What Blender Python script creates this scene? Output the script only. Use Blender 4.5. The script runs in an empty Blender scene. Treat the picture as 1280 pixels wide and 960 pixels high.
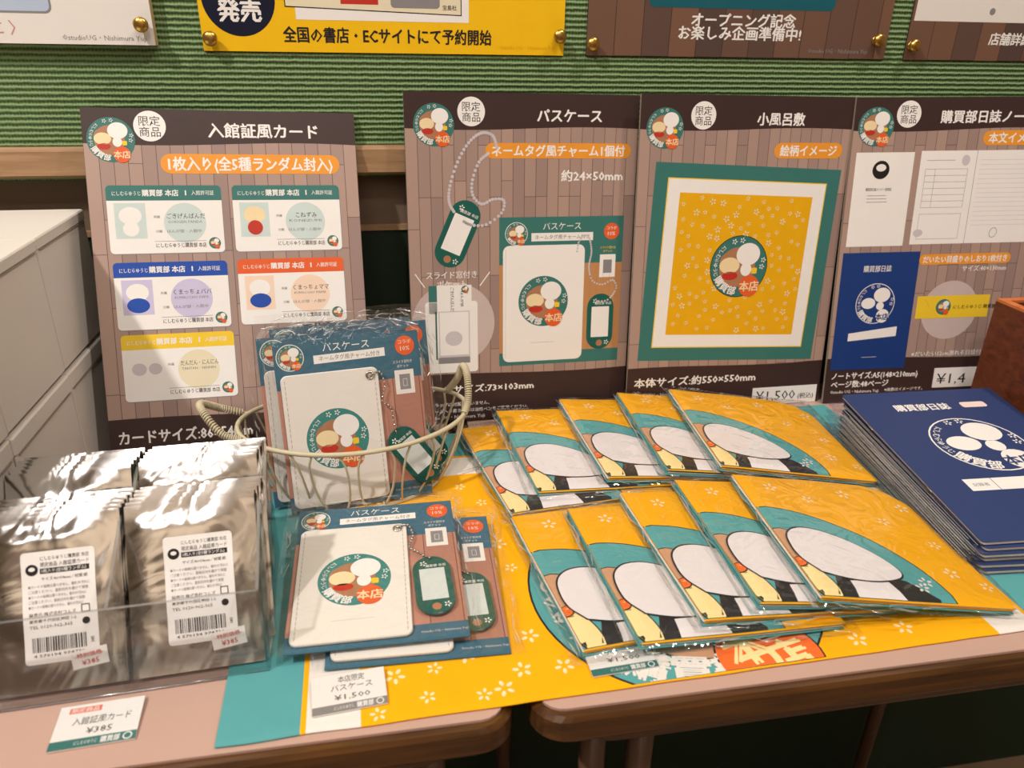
import bpy, bmesh, math, random
from mathutils import Vector, Matrix, noise
from math import sin, cos, pi, radians as rad
random.seed(7)
S = bpy.context.scene
COL = S.collection
# All coordinates below are millimetres; the desk top is z = 0 and stands 700 mm above the floor.
MM, DESK = 0.001, 700.0
def W(x, y, z): return Vector((x * MM, y * MM, (z + DESK) * MM))

# ------------------------------------------------------------------ camera
def cam_setup():
    p, r, y = rad(24.5), rad(1.0), rad(10.3)
    Rz = Matrix(((cos(y), -sin(y), 0), (sin(y), cos(y), 0), (0, 0, 1)))
    B = Matrix(((1, 0, 0), (0, 0, -1), (0, 1, 0)))
    Rx = Matrix(((1, 0, 0), (0, cos(p), -sin(p)), (0, sin(p), cos(p))))
    Rr = Matrix(((cos(r), -sin(r), 0), (sin(r), cos(r), 0), (0, 0, 1)))
    Rc = Rr @ Rx @ B @ Rz
    F = Matrix(((1, 0, 0), (0, -1, 0), (0, 0, -1)))
    M = (F @ Rc).transposed().to_4x4()
    cd = bpy.data.cameras.new('camera'); co = bpy.data.objects.new('camera', cd); COL.objects.link(co)
    M.translation = W(0, 0, 340); co.matrix_world = M
    cd.sensor_fit = 'HORIZONTAL'; cd.sensor_width = 36; cd.lens = 36 * 950 / 1280; cd.clip_start = 0.01
    cd.dof.use_dof = True; cd.dof.focus_distance = 0.60; cd.dof.aperture_fstop = 9.0
    S.camera = co
cam_setup()
# ------------------------------------------------------------------ world, lights, exposure
wd = bpy.data.worlds.new('world'); S.world = wd; wd.use_nodes = True
wd.node_tree.nodes['Background'].inputs[0].default_value = (1.0, 0.86, 0.72, 1)
wd.node_tree.nodes['Background'].inputs[1].default_value = 0.12
def area(name, loc, target, size, power, col, shape='DISK'):
    l = bpy.data.lights.new(name, 'AREA'); l.shape = shape; l.size = size * MM; l.energy = power; l.color = col
    o = bpy.data.objects.new(name, l); COL.objects.link(o); o.location = W(*loc)
    o.rotation_euler = (W(*target) - W(*loc)).to_track_quat('-Z', 'Y').to_euler()
WARM = (1.0, 0.91, 0.83)
area('ceiling_spot_left', (-1050, -250, 1780), (0, 520, 50), 90, 30, WARM)
area('ceiling_spot_right', (900, 100, 1800), (250, 500, 0), 110, 13, WARM)
area('ceiling_spot_middle', (100, -500, 1820), (100, 650, 200), 120, 6, WARM)
area('soft_overhead_fill', (-200, -900, 1850), (0, 500, 0), 900, 9, (1.0, 0.92, 0.86), 'SQUARE')  # added broad soft fill light, not a fixture of the shop
area('foil_reflection_fill', (-700, -1900, 1800), (-300, -2600, 600), 800, 26, (1.0, 0.92, 0.86), 'SQUARE')  # added light washing the unseen front wall, so the foil mirrors something bright
area('foil_reflection_fill', (900, -1900, 1800), (700, -2600, 600), 800, 16, (1.0, 0.92, 0.86), 'SQUARE')  # second added wall wash, for the same reflections and general fill
vs = S.view_settings
vs.view_transform = 'Standard'; vs.look = 'None'; vs.gamma = 1; vs.use_curve_mapping = False; vs.exposure = -0.12
S.render.film_transparent = False
S.cycles.max_bounces = 8; S.cycles.transparent_max_bounces = 40; S.cycles.sample_clamp_indirect = 4
S.cycles.caustics_reflective = False; S.cycles.caustics_refractive = False; S.cycles.use_denoising = True

# ------------------------------------------------------------------ materials
def lin(c):
    c /= 255.0
    return c / 12.92 if c <= 0.04045 else ((c + 0.055) / 1.055) ** 2.4
def C(r, g, b): return (lin(r), lin(g), lin(b), 1)
MATS = {}
def mat(name, col, rough=0.55, metal=0.0, var=0.05, vscale=60, bump=0.0, bscale=800, coat=0.0, spec=0.4, sheen=0):
    if name in MATS: return MATS[name]
    m = bpy.data.materials.new(name); m.use_nodes = True; nt = m.node_tree; b = nt.nodes['Principled BSDF']
    b.inputs['Roughness'].default_value = rough; b.inputs['Metallic'].default_value = metal
    b.inputs['Specular IOR Level'].default_value = spec; b.inputs['Coat Weight'].default_value = coat
    b.inputs['Coat Roughness'].default_value = 0.12
    if sheen: b.inputs['Sheen Weight'].default_value = sheen
    tc = nt.nodes.new('ShaderNodeTexCoord'); n = nt.nodes.new('ShaderNodeTexNoise')
    n.inputs['Scale'].default_value = vscale; nt.links.new(tc.outputs['Object'], n.inputs['Vector'])
    mx = nt.nodes.new('ShaderNodeMix'); mx.data_type = 'RGBA'
    mx.inputs[6].default_value = tuple(c * (1 - var) for c in col[:3]) + (1,)
    mx.inputs[7].default_value = tuple(min(1, c * (1 + var)) for c in col[:3]) + (1,)
    nt.links.new(n.outputs['Fac'], mx.inputs[0]); nt.links.new(mx.outputs[2], b.inputs['Base Color'])
    if bump:
        n2 = nt.nodes.new('ShaderNodeTexNoise'); n2.inputs['Scale'].default_value = bscale
        nt.links.new(tc.outputs['Object'], n2.inputs['Vector'])
        bp = nt.nodes.new('ShaderNodeBump'); bp.inputs['Strength'].default_value = bump; bp.inputs['Distance'].default_value = 0.0005
        nt.links.new(n2.outputs['Fac'], bp.inputs['Height']); nt.links.new(bp.outputs[0], b.inputs['Normal'])
    MATS[name] = m; return m
def planks(name, c1, c2, line, w=10.5, l=70, rough=0.5):
    """printed floor boards: vertical boards in the sheet's own x/y"""
    m = bpy.data.materials.new(name); m.use_nodes = True; nt = m.node_tree; b = nt.nodes['Principled BSDF']
    b.inputs['Roughness'].default_value = rough
    tc = nt.nodes.new('ShaderNodeTexCoord'); sp = nt.nodes.new('ShaderNodeSeparateXYZ'); cb = nt.nodes.new('ShaderNodeCombineXYZ')
    nt.links.new(tc.outputs['Object'], sp.inputs[0]); nt.links.new(sp.outputs[1], cb.inputs[0]); nt.links.new(sp.outputs[0], cb.inputs[1])
    br = nt.nodes.new('ShaderNodeTexBrick'); br.offset = 0.37; br.offset_frequency = 3; br.squash = 1.6; br.squash_frequency = 4
    for k, v in (('Scale', 1.0), ('Mortar Size', 0.00028), ('Mortar Smooth', 0.1), ('Bias', -0.1), ('Brick Width', l * MM), ('Row Height', w * MM)):
        br.inputs[k].default_value = v
    br.inputs['Color1'].default_value = c1; br.inputs['Color2'].default_value = c2; br.inputs['Mortar'].default_value = line
    nt.links.new(cb.outputs[0], br.inputs['Vector']); nt.links.new(br.outputs['Color'], b.inputs['Base Color'])
    MATS[name] = m; return m
def clear(name, tint=(1, 1, 1, 1), rough=0.06, base=0.03, bump=0.0, bscale=120, gain=1.0, milky=0.0):
    m = bpy.data.materials.new(name); m.use_nodes = True; nt = m.node_tree
    for n in list(nt.nodes): nt.nodes.remove(n)
    out = nt.nodes.new('ShaderNodeOutputMaterial'); tr = nt.nodes.new('ShaderNodeBsdfTransparent'); tr.inputs[0].default_value = tint
    gl = nt.nodes.new('ShaderNodeBsdfGlossy'); gl.inputs['Roughness'].default_value = rough
    fr = nt.nodes.new('ShaderNodeLayerWeight'); fr.inputs[0].default_value = .5      # same for front and back faces
    pw = nt.nodes.new('ShaderNodeMath'); pw.operation = 'POWER'; pw.inputs[1].default_value = 4.0
    ma = nt.nodes.new('ShaderNodeMath'); ma.operation = 'MULTIPLY_ADD'; ma.inputs[1].default_value = gain; ma.inputs[2].default_value = base; ma.use_clamp = True
    mx = nt.nodes.new('ShaderNodeMixShader')
    nt.links.new(fr.outputs['Facing'], pw.inputs[0]); nt.links.new(pw.outputs[0], ma.inputs[0]); nt.links.new(ma.outputs[0], mx.inputs[0])
    src = tr
    if milky:
        df = nt.nodes.new('ShaderNodeBsdfDiffuse'); df.inputs[0].default_value = (.8, .8, .8, 1)
        m2 = nt.nodes.new('ShaderNodeMixShader'); m2.inputs[0].default_value = milky
        nt.links.new(tr.outputs[0], m2.inputs[1]); nt.links.new(df.outputs[0], m2.inputs[2]); src = m2
    nt.links.new(src.outputs[0], mx.inputs[1]); nt.links.new(gl.outputs[0], mx.inputs[2]); nt.links.new(mx.outputs[0], out.inputs[0])
    if bump:
        tc = nt.nodes.new('ShaderNodeTexCoord'); n2 = nt.nodes.new('ShaderNodeTexNoise'); n2.inputs['Scale'].default_value = bscale
        n2.inputs['Distortion'].default_value = 1.4
        nt.links.new(tc.outputs['Object'], n2.inputs['Vector'])
        bp = nt.nodes.new('ShaderNodeBump'); bp.inputs['Strength'].default_value = bump; bp.inputs['Distance'].default_value = 0.002
        nt.links.new(n2.outputs['Fac'], bp.inputs['Height'])
        nt.links.new(bp.outputs[0], gl.inputs['Normal']); nt.links.new(bp.outputs[0], fr.inputs['Normal'])
    MATS[name] = m; return m
def wood(name, c1, c2, scale=(1, 14, 14), rough=0.45, coat=0.0, dens=6):
    m = bpy.data.materials.new(name); m.use_nodes = True; nt = m.node_tree; b = nt.nodes['Principled BSDF']
    b.inputs['Roughness'].default_value = rough; b.inputs['Coat Weight'].default_value = coat; b.inputs['Coat Roughness'].default_value = .15
    tc = nt.nodes.new('ShaderNodeTexCoord'); mp = nt.nodes.new('ShaderNodeMapping'); mp.inputs['Scale'].default_value = scale
    n = nt.nodes.new('ShaderNodeTexNoise'); n.inputs['Scale'].default_value = dens; n.inputs['Detail'].default_value = 6; n.inputs['Distortion'].default_value = .6
    nt.links.new(tc.outputs['Object'], mp.inputs[0]); nt.links.new(mp.outputs[0], n.inputs['Vector'])
    r = nt.nodes.new('ShaderNodeValToRGB'); r.color_ramp.elements[0].position = .3; r.color_ramp.elements[1].position = .7
    r.color_ramp.elements[0].color = c1; r.color_ramp.elements[1].color = c2
    nt.links.new(n.outputs['Fac'], r.inputs[0]); nt.links.new(r.outputs[0], b.inputs['Base Color'])
    bp = nt.nodes.new('ShaderNodeBump'); bp.inputs['Strength'].default_value = .15; bp.inputs['Distance'].default_value = .0005
    nt.links.new(n.outputs['Fac'], bp.inputs['Height']); nt.links.new(bp.outputs[0], b.inputs['Normal'])
    MATS[name] = m; return m
def ribbed_wall():
    m = bpy.data.materials.new('green_ribbed_fabric'); m.use_nodes = True; nt = m.node_tree; b = nt.nodes['Principled BSDF']
    b.inputs['Roughness'].default_value = .8; b.inputs['Specular IOR Level'].default_value = .2
    tc = nt.nodes.new('ShaderNodeTexCoord'); mp = nt.nodes.new('ShaderNodeMapping'); mp.inputs['Scale'].default_value = (1, 1, 1)
    nt.links.new(tc.outputs['Object'], mp.inputs[0])
    wv = nt.nodes.new('ShaderNodeTexWave'); wv.bands_direction = 'Z'; wv.inputs['Scale'].default_value = 72
    wv.inputs['Distortion'].default_value = 1.1; wv.inputs['Detail'].default_value = 3; wv.inputs['Detail Scale'].default_value = 2.5
    nt.links.new(mp.outputs[0], wv.inputs['Vector'])
    wx = nt.nodes.new('ShaderNodeTexWave'); wx.bands_direction = 'X'; wx.inputs['Scale'].default_value = 120; wx.inputs['Distortion'].default_value = 4
    nt.links.new(mp.outputs[0], wx.inputs['Vector'])
    ad = nt.nodes.new('ShaderNodeMath'); ad.operation = 'MULTIPLY_ADD'; ad.inputs[1].default_value = .22
    nt.links.new(wx.outputs['Fac'], ad.inputs[0]); nt.links.new(wv.outputs['Fac'], ad.inputs[2])
    bp = nt.nodes.new('ShaderNodeBump'); bp.inputs['Strength'].default_value = .9; bp.inputs['Distance'].default_value = .0012
    nt.links.new(ad.outputs[0], bp.inputs['Height']); nt.links.new(bp.outputs[0], b.inputs['Normal'])
    r = nt.nodes.new('ShaderNodeValToRGB'); r.color_ramp.elements[0].position = .1; r.color_ramp.elements[1].position = .9
    r.color_ramp.elements[0].color = C(64, 90, 50); r.color_ramp.elements[1].color = C(134, 162, 116)
    nt.links.new(ad.outputs[0], r.inputs[0]); nt.links.new(r.outputs[0], b.inputs['Base Color'])
    return m
WALLG = ribbed_wall()
PAPER = mat('white_print', C(238, 233, 228), .5, var=.02)
DBROWN = mat('dark_brown_print', C(62, 44, 42), .45, var=.06)
TEAL = mat('teal_green_print', C(58, 120, 114), .5)
BTEAL = mat('blue_teal_card', C(62, 106, 128), .45)
DTEAL = mat('dark_teal_print', C(28, 96, 86), .4)
ORANGE = mat('orange_print', C(240, 158, 52), .5)
ORED = mat('orange_red_print', C(232, 98, 44), .5)
BRPR = mat('brown_print', C(176, 124, 92), .5)
CREAM = mat('cream_print', C(244, 222, 176), .5)
WHITE = mat('bright_white_print', C(246, 243, 240), .5, var=.02)
BLACK = mat('black_print', C(34, 30, 32), .5)
RED = mat('red_print', C(196, 50, 36), .5)
YEL = mat('yellow_print', C(246, 208, 52), .5)
BLUE = mat('blue_print', C(30, 78, 176), .5)
GREY = mat('grey_print', C(140, 138, 140), .5)
LGREY = mat('pale_grey_print', C(208, 202, 208), .5)
PALEP = mat('pale_circle_print', C(206, 188, 184), .5)
LILAC = mat('lilac_print', C(206, 200, 232), .5)
PEACH = mat('peach_print', C(246, 218, 196), .5)
MINT = mat('mint_print', C(206, 222, 220), .5)
PYEL = mat('pale_yellow_print', C(236, 226, 196), .5)
NAVYP = mat('navy_print', C(26, 60, 128), .5)
GOLDP = mat('golden_yellow_print', C(238, 178, 10), .5)
CLYEL = mat('yellow_cotton', C(255, 180, 0), .75, bump=.25, bscale=1500, sheen=.1, spec=.2)
CLWHT = mat('white_cotton', C(236, 230, 224), .75, bump=.25, bscale=1500, spec=.2)
CLTEAL = mat('teal_cotton', C(92, 166, 170), .75, bump=.25, bscale=1500, spec=.2)
CLPINK = mat('pale_flower_dye', C(255, 226, 178), .75)
CLFACE = mat('off_white_dye', C(236, 230, 233), .75, var=.02)
CLBLK = mat('black_dye', C(40, 36, 38), .75)
CLBRN = mat('light_brown_dye', C(206, 156, 122), .75)
CLOR = mat('orange_dye', C(244, 112, 44), .75)
CLCR = mat('cream_dye', C(250, 226, 160), .75)
LEATHER = mat('white_leatherette', C(240, 234, 226), .5, bump=.15, bscale=900, var=.02)
STITCH = mat('grey_thread', C(196, 188, 178), .7)
STEEL = mat('polished_steel', C(210, 205, 200), .22, metal=1, var=.1)
BRASS = mat('brushed_brass', C(216, 176, 96), .28, metal=1, var=.1)
CARDB = mat('white_cardboard', C(226, 219, 212), .65, var=.03, vscale=20)
CARDEDGE = mat('grey_board_edge', C(150, 140, 128), .8)
KRAFT = mat('foam_board_edge', C(206, 178, 130), .8)
NAVY = mat('navy_card_cover', C(44, 62, 112), .55, bump=.1, bscale=1200)
PAGES = mat('cream_paper_edge', C(222, 212, 196), .8, var=.08, vscale=400)
WIRE = mat('cream_coated_wire', C(206, 196, 166), .4)
GWIN = mat('pale_window_plastic', C(214, 222, 220), .3)
FILM = clear('clear_film', base=.045, bump=1.0, bscale=34, rough=.06, gain=1.0)
FILM3 = clear('film_fold', base=.22, rough=.15, gain=1.0, milky=.3)
FILM2 = clear('creased_clear_film', base=.12, bump=1.0, bscale=80, rough=.1, gain=1.0, milky=.08)
ACRYL = clear('clear_acrylic', tint=(.96, .965, .97, 1), base=.04, rough=.03, gain=.8)
ACEDGE = clear('acrylic_edge', tint=(.72, .70, .76, 1), base=.3, rough=.15, milky=.22)
TAGT = mat('translucent_teal_acrylic', C(26, 92, 84), .12, coat=.6)
PINK = mat('pink_beige_laminate', C(198, 164, 150), .32, var=.04, vscale=14)
EDGEW = wood('varnished_desk_edge', C(58, 34, 14), C(100, 62, 26), (2, 30, 30), .28, .5)
PIPE = mat('brown_painted_steel', C(96, 70, 54), .35, coat=.3)
RAIL = wood('light_wood_rail', C(150, 116, 84), C(186, 150, 114), (2, 30, 30), .5)
BOXW = wood('reddish_brown_wood', C(88, 42, 20), C(122, 62, 32), (3, 16, 30), .45)
BOXRIM = wood('orange_wood_rim', C(196, 104, 52), C(220, 128, 70), (3, 16, 30), .5)
DWALL = mat('dark_brown_wall_board', C(120, 100, 84), .6)
DGREEN = mat('dark_green_board', C(26, 44, 28), .6)
FLOOR = mat('brown_floor', C(120, 96, 74), .5)
CEIL = mat('ceiling_paint', C(226, 214, 200), .8)
SHOPW = mat('shop_wall_paint', C(196, 178, 156), .8)
PLANK = planks('printed_pale_floorboards', C(178, 150, 138), C(152, 128, 122), C(104, 84, 80))
PLANKD = planks('printed_dark_floorboards', C(122, 88, 70), C(76, 62, 60), C(48, 32, 26), w=25, l=150)
CPLANK = planks('printed_pinkish_boards', C(190, 136, 118), C(176, 124, 108), C(110, 70, 60), w=21, l=260, rough=.45)
def foil_mat():
    m = mat('silver_foil', C(222, 222, 222), .11, metal=1, var=.02); nt = m.node_tree; b = nt.nodes['Principled BSDF']
    tc = nt.nodes.new('ShaderNodeTexCoord'); n = nt.nodes.new('ShaderNodeTexNoise'); n.inputs['Scale'].default_value = 16; n.inputs['Distortion'].default_value = 1.2
    n.inputs['Detail'].default_value = 3
    nt.links.new(tc.outputs['Object'], n.inputs['Vector'])
    bp = nt.nodes.new('ShaderNodeBump'); bp.inputs['Strength'].default_value = .5; bp.inputs['Distance'].default_value = .004
    nt.links.new(n.outputs['Fac'], bp.inputs['Height']); nt.links.new(bp.outputs[0], b.inputs['Normal'])
    return m
FOIL = foil_mat()

# ------------------------------------------------------------------ objects
def thing(name, label, cat, loc=(0, 0, 0), yaw=0, tilt=0, roll=0, group=None, spin=0):
    o = bpy.data.objects.new(name, None); COL.objects.link(o); o.empty_display_size = .02
    M = Matrix.Rotation(rad(yaw), 4, 'Z') @ Matrix.Rotation(rad(tilt), 4, 'X') @ Matrix.Rotation(rad(roll), 4, 'Y') @ Matrix.Rotation(rad(spin), 4, 'Z')
    M.translation = W(*loc); o.matrix_world = M
    o['label'] = label; o['category'] = cat
    if group: o['group'] = group
    return o
def structure(o): o['kind'] = 'structure'; return o
class MB:
    def __init__(s): s.v = []; s.f = []; s.m = []; s.mats = []; s.sm = []
    def mi(s, m):
        if m not in s.mats: s.mats.append(m)
        return s.mats.index(m)
    def add(s, vs, fs, m, smooth=False):
        n = len(s.v); k = s.mi(m); s.v += [tuple(v) for v in vs]
        for f in fs: s.f.append([n + i for i in f]); s.m.append(k); s.sm.append(smooth)
    def box(s, x0, x1, y0, y1, z0, z1, m):
        s.add([(x, y, z) for z in (z0, z1) for y in (y0, y1) for x in (x0, x1)],
              [(0, 2, 3, 1), (4, 5, 7, 6), (0, 1, 5, 4), (2, 6, 7, 3), (0, 4, 6, 2), (1, 3, 7, 5)], m)
    def prism(s, pts, z0, z1, m, mtop=None, mside=None, bev=0.0):
        """outline pts (ccw) extruded z0..z1, with a small bevel round the top and bottom rims"""
        n = len(pts); cx = sum(p[0] for p in pts) / n; cy = sum(p[1] for p in pts) / n
        def ins(d):
            r = []
            for x, y in pts:
                L = math.hypot(x - cx, y - cy) or 1; r.append((x - (x - cx) / L * d, y - (y - cy) / L * d))
            return r
        levels = [(z0, 0), (z1, 0)] if not bev else [(z0, bev), (z0 + bev, 0), (z1 - bev, 0), (z1, bev)]
        rings = [[(x, y, z) for x, y in ins(d)] for z, d in levels]
        base = len(s.v); s.v += [p for r in rings for p in r]
        ks = s.mi(mside or m); kt = s.mi(mtop or m); kb = s.mi(m)
        for r in range(len(rings) - 1):
            for i in range(n):
                j = (i + 1) % n; s.f.append([base + r * n + i, base + r * n + j, base + (r + 1) * n + j, base + (r + 1) * n + i]); s.m.append(ks); s.sm.append(False)
        s.f.append([base + (len(rings) - 1) * n + i for i in range(n)]); s.m.append(kt); s.sm.append(False)
        s.f.append([base + i for i in range(n)][::-1]); s.m.append(kb); s.sm.append(False)
    def tube(s, path, r, m, seg=8, closed=False):
        P = [Vector(p) for p in path]; n = len(P); rings = []
        t0 = (P[1] - P[0]).normalized(); up = Vector((0, 0, 1)) if abs(t0.z) < .9 else Vector((1, 0, 0)); nrm = t0.cross(up).normalized()
        for i in range(n):
            a = P[(i - 1) % n] if (closed or i > 0) else P[i]; b = P[(i + 1) % n] if (closed or i < n - 1) else P[i]
            t = (b - a).normalized(); nrm = (nrm - t * nrm.dot(t)).normalized(); bn = t.cross(nrm)
            rr = r[i] if isinstance(r, (list, tuple)) else r
            rings.append([P[i] + (nrm * cos(2 * pi * k / seg) + bn * sin(2 * pi * k / seg)) * rr for k in range(seg)])
        vs = [v for q in rings for v in q]; fs = []
        for i in range(n if closed else n - 1):
            for k in range(seg):
                j = (i + 1) % n; fs.append((i * seg + k, i * seg + (k + 1) % seg, j * seg + (k + 1) % seg, j * seg + k))
        if not closed: fs += [tuple(range(seg))[::-1], tuple((n - 1) * seg + k for k in range(seg))]
        s.add(vs, fs, m, True)
    def lathe(s, prof, m, seg=16, c=(0, 0, 0)):
        vs = [(c[0] + r * cos(2 * pi * k / seg), c[1] + r * sin(2 * pi * k / seg), c[2] + z) for r, z in prof for k in range(seg)]
        fs = [(i * seg + k, i * seg + (k + 1) % seg, (i + 1) * seg + (k + 1) % seg, (i + 1) * seg + k) for i in range(len(prof) - 1) for k in range(seg)]
        fs.append(tuple((len(prof) - 1) * seg + k for k in range(seg)))
        s.add(vs, fs, m, True)
    def ball(s, c, r, m):
        vs = [(c[0], c[1], c[2] + r)]; fs = []
        for a in (55, 125):
            for k in range(6): vs.append((c[0] + r * sin(rad(a)) * cos(k * pi / 3), c[1] + r * sin(rad(a)) * sin(k * pi / 3), c[2] + r * cos(rad(a))))
        vs.append((c[0], c[1], c[2] - r))
        for k in range(6):
            j = (k + 1) % 6; fs += [(0, 1 + k, 1 + j), (1 + k, 7 + k, 7 + j, 1 + j), (13, 7 + j, 7 + k)]
        s.add(vs, fs, m, True)
    def build(s, name, parent=None, loc=None):
        me = bpy.data.meshes.new(name)
        off = Vector(loc) if loc else Vector((0, 0, 0))
        me.from_pydata([(Vector(v) - off) * MM for v in s.v], [], s.f)
        for m in s.mats: me.materials.append(m)
        me.polygons.foreach_set('material_index', s.m); me.polygons.foreach_set('use_smooth', s.sm); me.update()
        o = bpy.data.objects.new(name, me); COL.objects.link(o)
        if parent: o.parent = parent
        if loc is not None and not parent: o.location = W(*loc)
        elif loc is not None: o.location = off * MM
        return o
def tag(o, label, cat, group=None):
    o['label'] = label; o['category'] = cat
    if group: o['group'] = group
    return o
def rrect(x0, y0, x1, y1, r, n=4):
    pts = []
    for cx, cy, a0 in ((x1 - r, y0 + r, -90), (x1 - r, y1 - r, 0), (x0 + r, y1 - r, 90), (x0 + r, y0 + r, 180)):
        for k in range(n + 1): a = rad(a0 + 90 * k / n); pts.append((cx + r * cos(a), cy + r * sin(a)))
    return pts
def ellipse(cx, cy, rx, ry=None, n=32, rot=0):
    ry = ry or rx; c, s_ = cos(rad(rot)), sin(rad(rot))
    return [(cx + rx * cos(t) * c - ry * sin(t) * s_, cy + rx * cos(t) * s_ + ry * sin(t) * c) for t in (2 * pi * k / n for k in range(n))]
def rotp(pts, cx, cy, a):
    c, s_ = cos(rad(a)), sin(rad(a))
    return [(cx + (x - cx) * c - (y - cy) * s_, cy + (x - cx) * s_ + (y - cy) * c) for x, y in pts]
TXT = {}
def text_mesh(s, bold):
    if (s, bold) not in TXT:
        c = bpy.data.curves.new('t', 'FONT'); c.body = s; c.resolution_u = 1; c.align_x = 'CENTER'
        o = bpy.data.objects.new('t', c); m = bpy.data.meshes.new_from_object(o)
        vs = [(v.co.x, v.co.y) for v in m.vertices]; fs = [tuple(p.vertices) for p in m.polygons]
        xs = [v[0] for v in vs]; TXT[(s, bold)] = (vs, fs, min(xs), max(xs))
        bpy.data.objects.remove(o); bpy.data.curves.remove(c); bpy.data.meshes.remove(m)
    return TXT[(s, bold)]
class Print:
    """flat printed shapes on a sheet; layers are stacked 0.05 mm apart"""
    def __init__(s, mapf=None, z=0.0, maxlen=None, clip=None): s.b = MB(); s.mapf = mapf; s.z = z; s.maxlen = maxlen; s.clip = clip
    def mp(s, x, y, L):
        z = s.z + (.1 if s.clip else .05) * (L + 1)
        return s.mapf(x, y, z) if s.mapf else (x, y, z)
    def poly(s, pts, m, L=0):
        if s.maxlen or s.clip: return s.fine(pts, [tuple(range(len(pts)))], m, L)
        s.b.add([s.mp(x, y, L) for x, y in pts], [tuple(range(len(pts)))], m)
    def fine(s, pts, faces, m, L):
        bm = bmesh.new(); vs = [bm.verts.new((x, y, 0)) for x, y in pts]
        for f in faces:
            try: bm.faces.new([vs[i] for i in f])
            except ValueError: pass
        if s.clip:
            x0, y0, x1, y1 = s.clip
            for co, no in (((x0, 0, 0), (-1, 0, 0)), ((x1, 0, 0), (1, 0, 0)), ((0, y0, 0), (0, -1, 0)), ((0, y1, 0), (0, 1, 0))):
                bmesh.ops.bisect_plane(bm, geom=bm.verts[:] + bm.edges[:] + bm.faces[:], plane_co=co, plane_no=no, clear_outer=True)
        if s.maxlen:
            xs = [v.co.x for v in bm.verts]; ys = [v.co.y for v in bm.verts]
            if xs:
                st = s.maxlen
                for a, lo, hi in ((0, min(xs), max(xs)), (1, min(ys), max(ys))):
                    k = math.floor(lo / st) + 1
                    while k * st < hi:
                        co = [0, 0, 0]; no = [0, 0, 0]; co[a] = k * st; no[a] = 1
                        bmesh.ops.bisect_plane(bm, geom=bm.verts[:] + bm.edges[:] + bm.faces[:], plane_co=co, plane_no=no); k += 1
        bm.verts.index_update()
        s.b.add([s.mp(v.co.x, v.co.y, L) for v in bm.verts], [tuple(v.index for v in f.verts) for f in bm.faces], m)
        bm.free()
    def rect(s, x0, y0, x1, y1, m, L=0): s.poly([(x0, y0), (x1, y0), (x1, y1), (x0, y1)], m, L)
    def rr(s, x0, y0, x1, y1, r, m, L=0): s.poly(rrect(x0, y0, x1, y1, r), m, L)
    def disc(s, cx, cy, r, m, L=0, ry=None, n=32, rot=0): s.poly(ellipse(cx, cy, r, ry, n, rot), m, L)
    def text(s, t, x, y, h, m, L=2, align='c', width=None, rot=0, bold=.012, sx=1.0):
        vs, fs, x0, x1 = text_mesh(t, 0); k = h * sx
        if width: k = width / (x1 - x0)
        ox = {'c': -(x0 + x1) / 2, 'l': -x0, 'r': -x1}[align]; c, s_ = cos(rad(rot)), sin(rad(rot))
        sh = [(0, 0)] if bold < .011 else [(-bold * .7, 0), (bold * .7, 0)] if bold < .025 else [(-bold, -bold * .5), (bold, -bold * .5), (0, bold * .8)]
        for q, (sa, sb) in enumerate(sh):
            pts = []
            for a, b in vs:
                px, py = (a + ox + sa) * k, (b - .38 + sb) * h; pts.append((x + px * c - py * s_, y + px * s_ + py * c))
            if s.clip: s.fine(pts, fs, m, L + q * .1)
            else: s.b.add([s.mp(px, py, L + q * .1) for px, py in pts], fs, m)
    def lines(s, pts, w, m, L=2, closed=False):
        n = len(pts)
        for i in range(n if closed else n - 1):
            a = Vector(pts[i]); b = Vector(pts[(i + 1) % n]); d = (b - a)
            if d.length < 1e-6: continue
            d.normalize(); q = Vector((-d.y, d.x)) * w / 2; e = d * w * .3
            s.poly([tuple(a - q - e), tuple(b - q + e), tuple(b + q + e), tuple(a + q - e)], m, L)
    def flower(s, x, y, r, m, L=1, rot=0):
        for k in range(5):
            a = rad(rot + 72 * k); s.poly(ellipse(x + r * .62 * cos(a), y + r * .62 * sin(a), r * .34, r * .2, 8, math.degrees(a)), m, L)
    def build(s, name, parent): return s.b.build(name, parent)

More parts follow.
